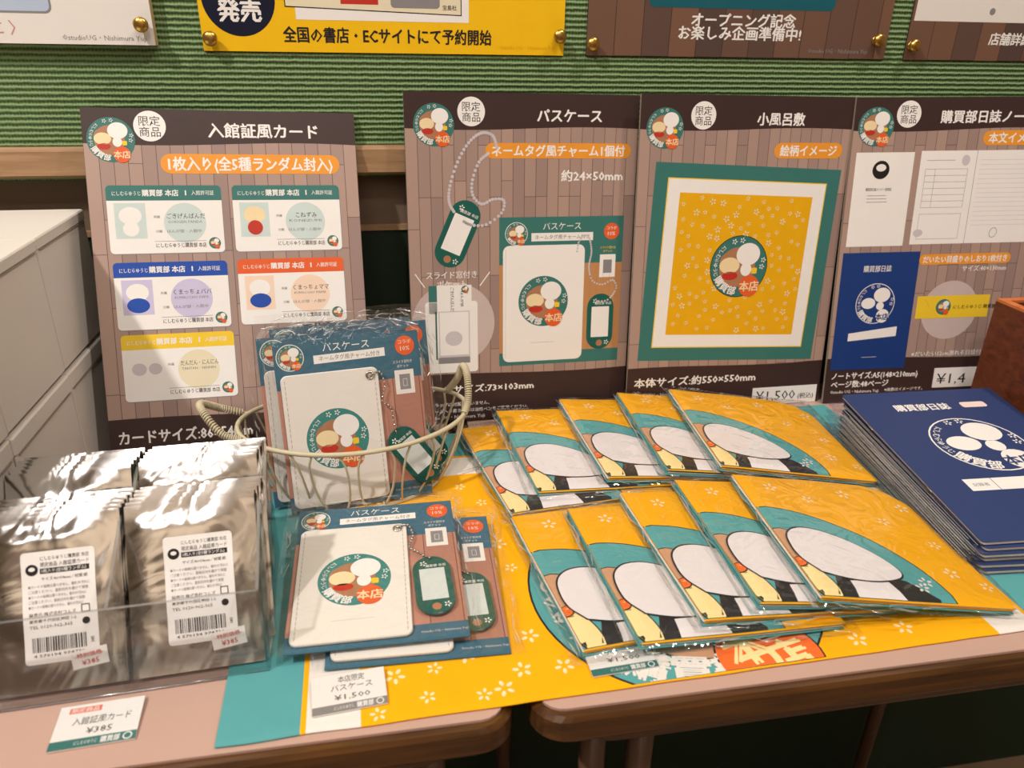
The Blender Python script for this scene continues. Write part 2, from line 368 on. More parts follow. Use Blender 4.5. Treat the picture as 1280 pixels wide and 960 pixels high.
def logo(P, cx, cy, R, L=1, words=True, ring=None, mono=None):
    """round shop emblem; the cartoon figures are left out, only plain colour areas remain"""
    T = ring or TEAL; a = mono or WHITE
    if mono:
        P.disc(cx, cy, R, mono, L); P.disc(cx, cy, R * .965, T, L + 1)
        P.disc(cx - R * .36, cy + R * .02, R * .36, mono, L + 2, R * .27, 24); P.disc(cx + R * .3, cy + R * .42, R * .42, mono, L + 3, R * .36, 24)
        P.disc(cx + R * .26, cy - R * .12, R * .2, mono, L + 3, R * .2, 16); P.disc(cx + R * .44, cy - R * .62, R * .34, mono, L + 3, n=20)
    else:
        P.disc(cx, cy, R, T, L, n=40)
        P.disc(cx - R * .06, cy - R * .02, R * .64, BRPR, L + 1, R * .66)
        P.disc(cx - R * .33, cy + R * .14, R * .37, ORED if R > 40 else BRPR, L + 2, R * .36, 24)
        P.disc(cx - R * .34, cy + R * .04, R * .36, CREAM, L + 3, R * .27, 24)
        P.disc(cx - R * .3, cy - R * .3, R * .28, RED, L + 3, R * .14, 16)
        P.disc(cx + R * .26, cy - R * .1, R * .2, WHITE, L + 3, R * .22, 16)
        P.disc(cx + R * .3, cy + R * .4, R * .42, WHITE, L + 4, R * .37, 28)
        P.rr(cx + R * .46, cy - R * .25, cx + R * .66, cy - R * .05, R * .04, YEL, L + 4)
        P.disc(cx + R * .42, cy - R * .66, R * .36, ORED, L + 5, n=24)
    if words:
        P.text('本店', cx + R * .42, cy - R * .66, R * .36, T if mono else CREAM, L + 7, bold=.03)
        for i, ch in enumerate('購買部'):
            t = rad(214 + 21 * i); P.text(ch, cx + R * .81 * cos(t), cy + R * .81 * sin(t), R * .31, a, L + 5, rot=214 + 21 * i - 270, bold=.03)
        for i, ch in enumerate('にしむらゆうじ'):
            t = rad(134 + 10.5 * i); P.text(ch, cx + R * .84 * cos(t), cy + R * .84 * sin(t), R * .17, a, L + 3, rot=134 + 10.5 * i - 270, bold=.02)
        for fx, fy in ((-.22, .82), (.06, .86), (.82, -.02), (.86, .2)): P.flower(cx + R * fx, cy + R * fy, R * .1, a, L + 3)

# ------------------------------------------------------------------ the room
def slab(name, x0, x1, y0, y1, z0, z1, m):
    b = MB(); b.box(x0, x1, y0, y1, z0, z1, m); return structure(b.build(name, None, (x0, y0, z0)))
slab('floor', -2600, 2600, -2600, 900, -720, -700, FLOOR)
slab('ceiling', -2600, 2600, -2600, 900, 1900, 1920, CEIL)
slab('wall_left', -2620, -2600, -2600, 900, -700, 1900, SHOPW)
slab('wall_right', 2600, 2620, -2600, 900, -700, 1900, SHOPW)
slab('wall_front', -2600, 2600, -2620, -2600, -700, 1900, SHOPW)
slab('wall_back', -2600, 2600, 700, 760, 226, 1900, WALLG)
slab('wall_lower', -2600, 2600, 712, 760, 178, 226, DWALL)
slab('wall_base', -2600, 2600, 710, 760, -700, 178, DGREEN)
b = MB(); pr = [(694, 229), (692, 231), (692, 250), (695, 253), (700, 253), (700, 229)]
vs = [(x, y, z) for x in (-2600, 2600) for y, z in pr]; n = len(pr)
b.add(vs, [tuple(range(n))[::-1], tuple(range(n, 2 * n))] + [(i, (i + 1) % n, n + (i + 1) % n, n + i) for i in range(n)], RAIL)
structure(b.build('trim_1', None, (0, 690, 240)))
slab('trim_2', -2600, 2600, 708, 712, 176, 181, RAIL)

for i, (x0, x1, z0, z1) in enumerate(((-1700, -900, -700, 1300), (-420, -60, 300, 1350), (420, 1500, -700, 900))):
    slab('trim_%d' % (3 + i), x0, x1, -2600, -2400, z0, z1, DWALL)  # unseen dark panels added to break up what the foil reflects
# ------------------------------------------------------------------ desks
def desk(x0, x1, label):
    t = thing('school_desk', label, 'desk', ((x0 + x1) / 2, 500, -DESK)); cx = (x0 + x1) / 2
    w = (x1 - x0) / 2; z = DESK
    b = MB(); b.prism(rrect(-w + 5, -200, w - 5, 190, 14, 5), z - 2.4, z - .2, PINK, bev=.3); b.build('laminate_top', t)
    b = MB(); b.prism(rrect(-w, -206, w, 196, 20, 6), z - 22, z - 2.2, EDGEW, bev=3); b.build('edge_band', t)
    b = MB(); b.prism(rrect(-w + 26, -192, w - 26, 180, 26, 6), z - 44, z - 22, PIPE, bev=4); b.build('book_tray', t)
    for sx in (-1, 1):
        for dx in (0, 32):
            b = MB(); x = sx * (w - 46 - dx)
            b.tube([(x, -170, z - 22), (x, -172, z - 300), (x - sx * 2, -150 if dx else -176, 12)], 8.5, PIPE, 10); b.build('leg', t)
        b = MB(); x = sx * (w - 46); b.tube([(x, 150, z - 22), (x, 150, z - 300), (x, 156, 12)], 8.5, PIPE, 10); b.build('leg', t)
        b = MB(); b.tube([(x, -190, 10), (x, 170, 10)], 10, PIPE, 10); b.build('foot_bar', t)
    return t
desk(-543, 60, 'varnished wood edged school desk under the foil packs, left desk')
desk(70, 673, 'varnished wood edged school desk under the blue notebooks, right desk')

# ------------------------------------------------------------------ white cartons on the left
for i, (y0, z0, lab) in enumerate(((470, 107.5, 'white cardboard carton in upper row, nearer of the two whole ones'),
                                   (573, 107.5, 'white cardboard carton in upper row, beside the brown card sign'),
                                   (367, 107.5, 'white cardboard carton in upper row, cut by left picture edge'),
                                   (367, 0, 'white cardboard carton in lower row, right behind the foil packs'),
                                   (470, 0, 'white cardboard carton in lower row, second from the sign'),
                                   (573, 0, 'white cardboard carton in lower row, farthest back by the sign'))):
    top = z0 > 50; dx = random.uniform(-1.2, 1.2)
    t = thing('carton', lab, 'box', (-236 + dx, y0, z0), group='white cartons stacked left of the signs')
    b = MB(); b.prism(rrect(-160, .5, 0, 102, 1.2, 2), 0, 92, CARDB, bev=.8); b.build('carton_body', t)
    b = MB(); b.prism(rrect(-161, 0, .8, 102.6, 1.5, 2), 91, 99.5 if top else 104, CARDB, bev=1.0); b.build('carton_lid', t)
    b = MB(); b.box(-160, .9, 50.8, 51.4, 92, 99.9 if top else 104.3, CARDEDGE) if False else b.box(.2, .95, 4, 98, 90.2, 91, CARDEDGE); b.build('lid_shadow_gap', t)

# ------------------------------------------------------------------ card signs (A4)
def sign_board(name, label, loc, yaw, tilt, spin, w=210, h=297, base=PLANK, thick=3.0, edge=None, cat='sign'):
    t = thing(name, label, cat, loc, yaw, tilt, 0, spin=spin)
    b = MB(); b.box(0, w, 0, h, -thick, 0, base); b.mats.append(edge or CARDEDGE)
    for i in (0, 2, 3, 4, 5): b.m[i] = 1
    b.build('board', t); return t
def band(t, top, w=210, h=297, v=270, vb=48):
    p = Print(); n = 24
    if top:
        pts = [(w * k / n, v - 1.5 * sin(2 * pi * k / n * .9 + .3)) for k in range(n + 1)]
        p.poly(pts + [(w, h), (0, h)], DBROWN); p.build('header_band', t)
    else:
        pts = [(w * k / n, vb + 1.5 * sin(2 * pi * k / n * .8 + 1)) for k in range(n + 1)]
        p.poly([(0, 0), (w, 0)] + pts[::-1], DBROWN); p.build('footer_band', t)
def head(t, title, tx, lx, bx, v, pill, ptxt, pfs=10.5):
    p = Print(); logo(p, lx, v - 9, 17.5); p.build('emblem', t)
    p = Print(); p.disc(bx, v + 2, 12, WHITE, 1); p.text('限定', bx, v + 6, 8.4, BLACK, 2, bold=.0); p.text('商品', bx, v - 2.5, 8.4, BLACK, 2, bold=.0); p.build('round_badge', t)
    p = Print(); p.text(title[0], tx, v - .5, title[1], WHITE, 2, bold=.03); p.build('heading', t)
    if pill:
        x0, y0, x1, y1 = pill; p = Print(); p.rr(x0, y0, x1, y1, (y1 - y0) / 2 - .1, ORANGE, 1)
        p.text(ptxt, (x0 + x1) / 2, (y0 + y1) / 2, pfs, WHITE, 2, width=(x1 - x0) - 12, bold=.03); p.build('orange_caption', t)
COPYR = '©studio UG・Nishimura Yuji'

# sign 1
s1 = sign_board('card_sign', 'brown plank-print sign showing five name cards, left of wire basket', (-222.6, 574.7, 6.6), 5.6, 69.8, -1.74)
band(s1, 1, v=270); band(s1, 0, vb=49)
head(s1, ('入館証風カード', 12.6), 136, 20.3, 49.3, 281.5, (55, 246.3, 195.5, 262), '1枚入り(全5種ランダム封入)', 12)
p = Print(); p.disc(158, 84, 38, PALEP, 0); p.text('▼共通裏面', 177, 117.5, 8.5, BLACK, 2, bold=.03); p.build('caption', s1)
for (x, y, cm, bg, nm, en) in ((13, 183, TEAL, MINT, 'ごきげんぱんだ', 'GOKIGEN PANDA'), (107.5, 183, TEAL, MINT, 'こねずみ', 'KONEZUMI'), (13.5, 122, BLUE, LILAC, 'くまっちょパパ', 'KUMACCHO PAPA'),
                              (107.5, 122.6, ORED, PEACH, 'くまっちょママ', 'KUMACCHO MAMA'), (14.5, 64, YEL, PYEL, 'だんだん・にんにん', 'TANTAN・NINNIN')):
    p = Print(); w, h = 86, 54
    p.poly([(a + .5, c - .8) for a, c in rrect(x, y, x + w, y + h, 3.2)], GREY, 0)
    p.rr(x, y, x + w, y + h, 3.2, WHITE, 1); top = rrect(x, y, x + w, y + h, 3.2)
    p.poly([(x, y + h - 12), (x + w, y + h - 12)] + [q for q in top if q[1] > y + h - 12], cm, 2)
    p.text('にしむらゆうじ', x + 15, y + h - 6.4, 4, WHITE, 3, width=21); p.text('購買部 本店', x + 40, y + h - 6, 5.6, WHITE, 3, width=27, bold=.03)
    p.rect(x + 58.5, y + h - 8, x + 59.5, y + h - 4, WHITE, 3); p.text('入館許可証', x + 72, y + h - 6, 4, WHITE, 3, width=17)
    if cm is not YEL:
        p.rect(x + 5, y + 12, x + 28, y + 40, bg, 2)
        body = {TEAL: (WHITE if x < 50 else CREAM)}.get(cm, BLUE)
        p.disc(x + 16.5, y + 30, 8.5, CREAM if cm is TEAL and x > 50 else WHITE, 3, 7, 24)
        p.disc(x + 16.5, y + 19.5, 6 if cm is TEAL else 8.5, RED if cm is TEAL and x > 50 else (WHITE if cm is TEAL else BLUE), 4, 6, 20)
    else:
        p.disc(x + 12, y + 26, 5.5, LGREY, 3, 5, 20); p.disc(x + 24, y + 26, 5, LGREY, 3, 4.6, 20)
    p.disc(x + 57, y + 24, 16, bg, 2)
    p.text(nm, x + 58, y + 29.5, 5, BLACK, 3, width=29 if len(nm) > 5 else 17, bold=0); p.text(en, x + 57, y + 25, 3, GREY, 3, width=26)
    p.text('所属', x + 36, y + 29, 2.4, GREY, 3)
    if cm is not YEL:
        p.text('はんが部・入館中', x + 56, y + 17.5, 3, GREY, 3, width=26); p.text('分類', x + 37, y + 17.5, 2.4, GREY, 3)
    p.rect(x + 33, y + 9.3, x + 72, y + 9.6, GREY, 3); p.text('にしむらゆうじ購買部 本店', x + 53, y + 6.2, 4, BLACK, 3, width=38)
    logo(p, x + 78.5, y + 7.5, 4.6, 3, words=False); p.build('pictured_card', s1)
p = Print(); p.text('カードサイズ:86×54mm', 7, 35, 12, WHITE, 2, 'l', bold=.03, sx=.84); p.text(COPYR, 8, 12, 5, LGREY, 2, 'l'); p.build('size_lettering', s1)

# sign 2
s2 = sign_board('card_sign', 'brown plank-print sign picturing the white pass case, behind wire basket', (24.7, 650.2, 3), 2.3, 83.4, -.8)
band(s2, 1, v=268); band(s2, 0, vb=46)
head(s2, ('パスケース', 12.2), 145.5, 25, 57.5, 279.5, (69.5, 243, 204, 256), 'ネームタグ風チャーム1個付', 10.5)
p = Print(); p.text('約24×50mm', 197, 228, 10.6, WHITE, 2, 'r', width=58, bold=.03)
p.build('charm_size', s2); p = Print(); p.text('スライド窓付き', 38, 141.5, 7.4, WHITE, 2, width=46, bold=.02); p.build('window_caption', s2); p = Print(); p.text('ポケット', 38, 133, 7.4, WHITE, 2, width=27, bold=.02)
p.build('pocket_caption', s2); p = Print(); p.lines([(5, 143), (13, 131)], 1, WHITE); p.lines([(73, 143), (64, 131)], 1, WHITE)
p.build('caption_strokes', s2); p = Print(); p.text('ケースサイズ:73×103mm', 8, 32, 8.6, WHITE, 2, 'l', width=108, bold=.03)
p.build('size_lettering', s2); p = Print()
for v, s_ in ((17, '※ストラップは付属していません。'), (10.5, '※チャームへの書き込みは油性ペンをご使用ください。')): p.text(s_, 8, v, 4.3, WHITE, 2, 'l')
p.text(COPYR, 8, 4.2, 5, WHITE, 2, 'l'); p.build('footnote', s2)
def printed_tag(p, cx, cy, a, w=27, h=54, L=3):
    p.poly(rotp(rrect(cx - w / 2, cy - h / 2, cx + w / 2, cy + h / 2, w / 2 - .2, 6), cx, cy, a), DTEAL, L)
    p.poly(rotp(rrect(cx - w * .33, cy - h * .28, cx + w * .33, cy + h * .27, .3, 1), cx, cy, a), WHITE, L + 1)
    q = rotp([(cx, cy - h * .39), (cx + w * .27, cy - h * .38), (cx - w * .2, cy + h * .37), (cx + w * .1, cy + h * .33)], cx, cy, a)
    p.disc(q[0][0], q[0][1], w * .12, BRPR, L + 1, n=16); p.flower(q[1][0], q[1][1], w * .1, WHITE, L + 1); p.flower(q[2][0], q[2][1], w * .1, WHITE, L + 1)
    p.text('購買部 本店', q[3][0], q[3][1], w * .12, WHITE, L + 1, rot=a)
def printed_chain(p, pts, r, m, L=4):
    P_ = [Vector(q) for q in pts]; acc = 0
    for i in range(len(P_) - 1):
        d = (P_[i + 1] - P_[i]); n = max(1, round(d.length / (r * 2.4)))
        for k in range(n): q = P_[i] + d * k / n; p.disc(q.x, q.y, r, m, L, n=8)
def curve_pts(cp, n=40):
    P_ = [Vector(q) for q in cp]; out = []
    P_ = [P_[0] * 2 - P_[1]] + P_ + [P_[-1] * 2 - P_[-2]]; seg = len(P_) - 3
    for i in range(seg):
        for k in range(n // seg):
            t = k / (n // seg); a, b_, c, d = P_[i:i + 4]
            out.append(.5 * ((2 * b_) + (c - a) * t + (2 * a - 5 * b_ + 4 * c - d) * t * t + (3 * b_ - a - 3 * c + d) * t ** 3))
    out.append(P_[-2]); return out
p = Print()
printed_chain(p, curve_pts([(80, 252), (76, 262), (66, 264), (55, 256), (45, 240), (38, 220), (37, 206), (42, 196)]), 1.5, LGREY)
printed_chain(p, curve_pts([(72, 247), (64, 240), (58, 225), (58, 212), (66, 204), (76, 208), (86, 207), (84, 196), (70, 186), (56, 186), (48, 190)]), 1.5, LGREY)
printed_tag(p, 44, 178, -24, 28, 62); p.build('pictured_name_tag', s2)
p = Print(); x0, y0, x1, y1 = 82, 52.5, 200.5, 192
p.rect(x0, y0, x1, y1, TEAL, 0); p.rect(x0, 65, x1, 149, mat('tan_print', C(196, 142, 92), .5), 1)
for k in range(1, 6): p.rect(163 + 6.4 * k, 65, 163.3 + 6.4 * k, 149, BRPR, 2)
p.rr(85.5, 56, 163.5, 166.5, 6, CREAM if False else WHITE, 2); p.lines([(88, 60), (88, 163)], .3, LGREY, 3)
logo(p, 124.3, 114, 24, 3); p.rect(112, 74, 136, 74.5, LGREY, 3)
p.text('パスケース', 141, 183.5, 7.6, WHITE, 2, width=36, bold=.0); p.rect(112, 170, 171, 177.5, WHITE, 2); p.text('ネームタグ風チャーム付き', 141.5, 173.7, 4.4, GREY, 3, width=52)
p.disc(98, 177, 10.6, WHITE, 1, n=24); logo(p, 98, 177, 10, 2); p.disc(189, 178, 7.6, ORED, 2, n=20); p.text('10%', 189, 176, 5, WHITE, 3); p.text('コラボ', 189, 181, 3.4, WHITE, 3)
p.text('スライド窓付き', 186, 163, 2.8, YEL, 2, width=15); p.text('ポケット', 186, 159.6, 2.8, YEL, 2, width=9)
p.rect(178.5, 135, 194, 156.5, WHITE, 2); p.rect(182, 139, 190.5, 151.5, GREY, 3)
printed_chain(p, curve_pts([(156, 160), (158, 170), (166, 174), (170, 160), (168, 145), (172, 132), (182, 128), (192, 132), (196, 124), (188, 113), (176, 112)]), 1, LGREY)
printed_tag(p, 181, 92, 0, 26.5, 54.5); p.build('pictured_package', s2)
p = Print(); p.disc(39, 96, 38.5, PALEP, 0, n=48); p.rr(13, 49, 61.5, 117, 3, WHITE, 2); p.rect(16.5, 106, 56, 132, WHITE, 1); p.rect(16.5, 106, 24, 132, TEAL, 2)
p.rect(25, 64, 54, 108, LGREY, 3); p.rect(26, 66, 53, 107, WHITE, 4); p.rect(22, 62, 23.5, 108, DTEAL, 3); p.rect(24, 58, 54, 64, GREY, 3)
p.disc(39, 82, 8, LGREY, 5, 7); p.text('ごきげんぱんだ', 38, 119, 4, BLACK, 3, rot=-90, width=22)
p.text('はんが部', 47, 119, 3, BLACK, 3, rot=-90, width=14); logo(p, 50, 128, 3.4, 3, words=False); p.build('pictured_window_case', s2)

# sign 3
s3 = sign_board('card_sign', 'brown plank-print sign picturing the teal bordered square cloth', (231.6, 642.5, 2.6), 1.57, 83.0, -.66)
band(s3, 1, v=268); band(s3, 0, vb=45)
head(s3, ('小風呂敷', 12), 136, 23.5, 59.5, 277.5, (132, 242.5, 202, 256.5), '絵柄イメージ', 10.5)
p = Print(); r_ = lambda pts: rotp(pts, 107, 143, -2.4); q4 = lambda d: [(13 + d, 50 + d), (200 - d, 50 + d), (200 - d, 236 - d), (13 + d, 236 - d)]
p.poly(r_(q4(0)), TEAL, 0); p.poly(r_(q4(13)), YEL, 1); p.poly(r_(q4(14)), WHITE, 2); p.poly(r_(q4(26)), GOLDP, 3)
rs = random.Random(3); got = []
for _ in range(6000):
    if len(got) >= 110: break
    x, y = rs.uniform(-64, 64), rs.uniform(-64, 64)
    if math.hypot(x, y) > 31 and all(math.hypot(x - a, y - c) > 7.5 for a, c in got): got.append((x, y))
for k, (x, y) in enumerate(got):
    (a, c), = rotp([(107 + x, 143 + y)], 107, 143, -2.4); p.flower(a, c, 2.3 if k % 4 else 3.4, PYEL, 4, k * 31)
logo(p, 107, 143, 29, 5); p.disc(107, 143, 29.7, BLACK, 4, n=40); p.build('pictured_cloth', s3)
p = Print(); p.text('本体サイズ:約550×550mm', 7.5, 31, 10, WHITE, 2, 'l', width=129, bold=.03); p.text(COPYR, 8, 18, 4.5, WHITE, 2, 'l'); p.build('size_lettering', s3)
b = MB(); b.box(135, 207, 0, 18.5, .1, .6, WHITE); pt = b.build('price_tag', s3)
p = Print(z=.6); p.text('¥1,500', 139, 10, 14, BLACK, 1, 'l', width=44, bold=0); p.text('(税込)', 195, 7.5, 6.5, BLACK, 1, width=18); p.build('price_lettering', pt)

# sign 4
s4 = sign_board('card_sign', 'brown plank-print sign picturing the blue notebook, rightmost sign', (443.4, 641, .8), -4, 82.2, .7)
band(s4, 1, v=268); band(s4, 0, vb=46)
head(s4, ('購買部日誌ノート', 12.2), 133, 22, 53, 280, (131, 253.5, 200, 267), '本文イメージ', 10.5)
p = Print(); p.rect(5.7, 160, 64, 248, WHITE, 1); p.disc(32, 232, 8.5, BLACK, 2, n=24); p.disc(32, 234, 5, WHITE, 3, 3.4, 20)
p.text('購買部日誌メンバー登録証', 32, 214, 3.2, BLACK, 2, width=26); 
for k in range(3): p.rect(21, 208 - 3 * k, 40 + k, 208.5 - 3 * k, GREY, 2)
p.build('pictured_page', s4)
p = Print(); p.rect(70.8, 161, 200, 249, WHITE, 1); p.rect(127.6, 161, 128, 249, GREY, 2)
for k in range(7): p.rect(77, 232 - 6 * k, 120, 232.3 - 6 * k, GREY, 2)
for x in (77, 87, 120): p.rect(x, 196, x + .3, 232, GREY, 2)
p.lines([(77, 190), (120, 190), (120, 166), (77, 166)], .3, GREY, 2, True); p.rect(77, 240, 106, 240.4, GREY, 2)
for k in range(15): p.rect(132, 240 - 4.4 * k, 196, 240.3 - 4.4 * k, LGREY, 2)
p.disc(117, 240, 4, LGREY, 2, 5); p.disc(78, 172, 5, LGREY, 3, 3.5); p.disc(157, 171, 4, GREY, 2, 5, 20, -20); p.disc(157, 171, 3.5, WHITE, 3, 4.5, 20, -20); p.build('pictured_spread', s4)
p = Print(); p.rect(4, 35, 84, 154, NAVYP, 2); logo(p, 43.5, 103, 20.5, 3, ring=NAVYP, mono=WHITE); p.text('購買部日誌', 41.5, 138, 7, WHITE, 3, width=29, bold=.02)
p.poly([(19, 65), (70, 69), (70, 79), (19, 73)], WHITE, 3); p.rect(36, 47.5, 52, 48, LGREY, 3); p.build('pictured_notebook', s4)
p = Print(); p.disc(124, 94, 30, PALEP, 0, n=48); p.rect(88, 86, 166, 109, YEL, 2); logo(p, 117, 97.5, 8, 3, words=False); p.text('にしむらゆうじ 購買部', 128, 97, 4.5, BLACK, 3, 'l', bold=.02)
p.lines([q for q in ellipse(93, 97.5, 8, 8, 20) if q[0] > 93][0:5], .4, ORANGE, 3); p.build('pictured_bookmark', s4)
p = Print(); p.rr(84, 140.5, 181, 151, 5, ORANGE, 1); p.text('だいたい目盛りのしおり1枚付き', 132.5, 145.7, 7.6, WHITE, 2, width=89, bold=.03); p.build('orange_caption', s4)
p = Print(); p.text('サイズ:40×130mm', 178, 136, 6.4, WHITE, 2, 'r', width=47, bold=.02); p.build('bookmark_size', s4); p = Print(); p.text('※だいたい12cm測れる目盛付き', 90, 49, 6, WHITE, 3, 'l', bold=.02)
p.text('ノートサイズ:A5(148×210mm)', 7, 28.5, 8, WHITE, 2, 'l', width=93, bold=.03); p.text('ページ数:48ページ', 7, 19.5, 8, WHITE, 2, 'l', width=62, bold=.03)
p.text(COPYR, 7, 11.5, 4.4, WHITE, 2, 'l'); p.text('※画像はイメージです。', 66, 12, 4.2, WHITE, 2, 'l'); p.build('lettering', s4)
b = MB(); b.box(118, 190, 12, 33, .1, .6, WHITE); pt = b.build('price_tag', s4)
p = Print(z=.6); p.text('¥1,4', 121.5, 22, 15, BLACK, 1, 'l', width=32, bold=0); p.build('price_lettering', pt)

# ------------------------------------------------------------------ notices pinned on the wall (they stand on end: local y is up)
def notice(label, x0, z0, w, h, base, thick=1.0, edge=None, yf=699.6):
    t = thing('wall_poster', label, 'poster', (x0, yf - .1, z0), 0, 90, 0)
    b = MB(); b.box(0, w, 0, h, 0, thick, base)
    b.mats.append(edge or base); [b.m.__setitem__(i, 1) for i in (2, 3, 4, 5)]; b.build('sheet', t); return t
n1 = notice('thick white foam-backed poster at the top left of green wall', -460, 330, 297, 420, PAPER, 9, KRAFT)
p = Print(z=9); p.rr(120, 21, 233 - 6, 250, 5, GREY, 1); p.rr(121.5, 22.5, 225.5, 249, 4, mat('pale_blue_print', C(186, 202, 226), .5), 2); p.rect(178, 28, 190, 36, GREY, 3)
p.text('に 〉', 190, 11, 11, mat('rose_print', C(206, 150, 150), .5), 2); p.build('printed_panel', n1)
p = Print(z=9); p.text('©studioUG・Nishimura Yuji', 291, 5, 5.2, GREY, 2, 'r', bold=.01); p.build('lettering', n1)
n2 = notice('yellow poster with navy disc pinned on the green wall', -129, 326.5, 296, 420, YEL if False else mat('golden_poster', C(250, 198, 24), .35), 1.0)
p = Print(z=1); p.disc(31, 39, 28, mat('dark_navy_print', C(14, 22, 48), .4), 1, n=48); p.text('発売', 31, 29.5, 17, WHITE, 2, bold=.04); p.build('navy_disc', n2)
p = Print(z=1); p.rect(74, 24, 214, 330, WHITE, 1); p.poly([(66, 33), (208, 29), (208, 330), (66, 330)], BLACK, 2); p.poly([(66.8, 33.8), (207.2, 29.8), (207.2, 330), (66.8, 330)], PYEL, 3)
p.rect(110, 36, 140, 300, RED, 4); p.rr(150, 34, 190, 300, 3, GREY, 4); p.text('宝島社', 198, 35, 4, BLACK, 5); p.build('printed_cover', n2)
p = Print(z=1); p.text('全国の書店・ECサイトにて予約開始', 148, 13, 12.5, BLACK, 2, width=170, bold=.03); p.text(COPYR, 288, 6, 4, GOLDP, 2, 'r'); p.build('lettering', n2)
n3 = notice('dark plank-print poster with teal panel pinned on green wall', 187, 327, 286, 405, PLANKD, 1.0)
p = Print(z=1); p.rr(54, 39, 228, 300, 5, mat('petrol_print', C(24, 96, 110), .4), 1); p.build('teal_panel', n3)
p = Print(z=1); p.text('オープニング記念', 143, 30, 12, WHITE, 2, width=98, bold=.03); p.text('お楽しみ企画準備中!', 141, 19.5, 12, WHITE, 2, width=116, bold=.03); p.text(COPYR, 268, 6.5, 5, GREY, 2, 'r'); p.build('lettering', n3)
n4 = notice('dark plank-print poster at top right corner with white panel', 493, 327, 286, 405, PLANKD, 1.0)
p = Print(z=1); p.rect(3, 33, 283, 300, PAPER, 1); p.disc(82, 42, 3, GREY, 2); p.build('white_panel', n4)
p = Print(z=1); p.text('店舗詳細', 86, 19, 11.5, WHITE, 2, 'l', bold=.03); p.build('lettering', n4)
for i, (x, z, th, lab) in enumerate(((-170, 344.5, 9, 'gold dome pushpin in the white foam poster corner'), (-122, 335.5, 1, 'gold dome pushpin in left corner of yellow poster'),
                                 (162, 341.5, 1, 'gold dome pushpin in right corner of yellow poster'), (191.5, 336, 1, 'gold dome pushpin in left corner of teal-panel poster'),
                                 (461, 343, 1, 'gold dome pushpin in right corner of teal-panel poster'), (498, 339, 1, 'gold dome pushpin in corner of the top right poster'))):
    t = thing('pushpin', lab, 'pushpin', (x, 699.4 - th, z), 0, 90, 0, group='gold pushpins on the green wall')
    b = MB(); b.lathe([(3.5, .1), (3.8, .6), (3.4, 1.2)], BRASS); b.build('pin_collar', t)
    b = MB(); b.lathe([(2.6, 1.2), (3.0, 2.2), (4.6, 4.0), (5.6, 5.8), (5.7, 7.0), (5.2, 8.2), (3.8, 9.2), (1.8, 9.7)], BRASS, 20); b.build('pin_head', t)

# ------------------------------------------------------------------ the cloth spread on the desks
def nz(x, y, s=.02, o=0): return noise.noise(Vector((x * s, y * s, o)))
CW, CD = 548, 322
def cloth_z(x, y):
    amp = .35 + .9 * max(0, 1 - math.hypot((x - 130) / 70, (y - 235) / 50))
    return 1.5 + amp * nz(x, y, .018, 1) + .12 * nz(x, y, .09, 4)
ct = thing('spread_cloth', 'yellow square cloth with teal border spread folded over both desks', 'cloth', (-99, 303, 0), 1.2)
b = MB(); xs = sorted(set([0, 43, 46, 75, CW - 75, CW - 46, CW - 43, CW] + [k * 6.85 for k in range(81)])); xs = [x for i, x in enumerate(xs) if i == 0 or x - xs[i - 1] > .6]
ys = sorted(set([0.8, CD, CD - 43, CD - 46, CD - 75] + [k * 6.0 + 6 for k in range(52)])); ys = [y for i, y in enumerate(ys) if (i == 0 or y - ys[i - 1] > .6) and y <= CD]
def edge_y(x): return .8 * nz(x, 0, .03, 9)
prof = [(60, .45), (1.2, .45), (.2, .6), (0, 1.0)]
def crow(x):
    r = [(x, yy + edge_y(x), zz) for yy, zz in prof]
    return r + [(x, y + (edge_y(x) if y < 30 else 0), cloth_z(x, y)) for y in ys]
rows = [crow(x) for x in xs]; nr = len(rows[0]); allv = [v for r in rows for v in r]
def zone(x, y):
    d = min(x, CW - x, CD - y)
    return CLTEAL if d < 43 else CLYEL if d < 46 else CLWHT if d < 75 else CLYEL
fs = {}
for i in range(len(xs) - 1):
    for j in range(nr - 1):
        cx = (xs[i] + xs[i + 1]) / 2; cy = (rows[i][j][1] + rows[i][j + 1][1]) / 2 if j >= 3 else 1
        fs.setdefault(zone(cx, cy).name, (zone(cx, cy), []))[1].append((i * nr + j, (i + 1) * nr + j, (i + 1) * nr + j + 1, i * nr + j + 1))
b.v = allv
for nm, (m, ff) in fs.items():
    k = b.mi(m)
    for f in ff: b.f.append(f); b.m.append(k); b.sm.append(True)
b.build('cloth_sheet', ct)
CP = lambda x, y, z: (x, y, cloth_z(x, y) + z)
p = Print(CP, maxlen=6.85, clip=(0, 1.2, CW, CD)); rs = random.Random(11); got = []
LCX, LCY, LR = 285, 82, 97
for _ in range(6000):
    if len(got) >= 90: break
    x, y = rs.uniform(84, CW - 84), rs.uniform(6, CD - 82)
    if math.hypot(x - LCX, y - LCY) > LR + 10 and all(math.hypot(x - a, y - c) > 25 for a, c in got): got.append((x, y))
got += [(118, 34), (156, 12)]
for k, (x, y) in enumerate(got):
    p = Print(CP); p.flower(x, y, 6.4 if k % 3 else 5, CLPINK, 1, k * 37); p.build('printed_flower', ct)
p = Print(CP, maxlen=6.85, clip=(0, 1.2, CW, CD))
p.disc(LCX, LCY, LR + 1.4, CLBLK, 0, n=64); p.disc(LCX, LCY, LR, CLTEAL, 1, n=64)
p.disc(LCX + 5, LCY + 2, 70, CLBLK, 2, 73, 56); p.disc(LCX + 5, LCY + 2, 69, CLBRN, 3, 72, 56)
p.disc(LCX + 34, LCY - 74, 34, CLBLK, 4, n=40); p.disc(LCX + 34, LCY - 74, 32.8, CLOR, 5, n=40)
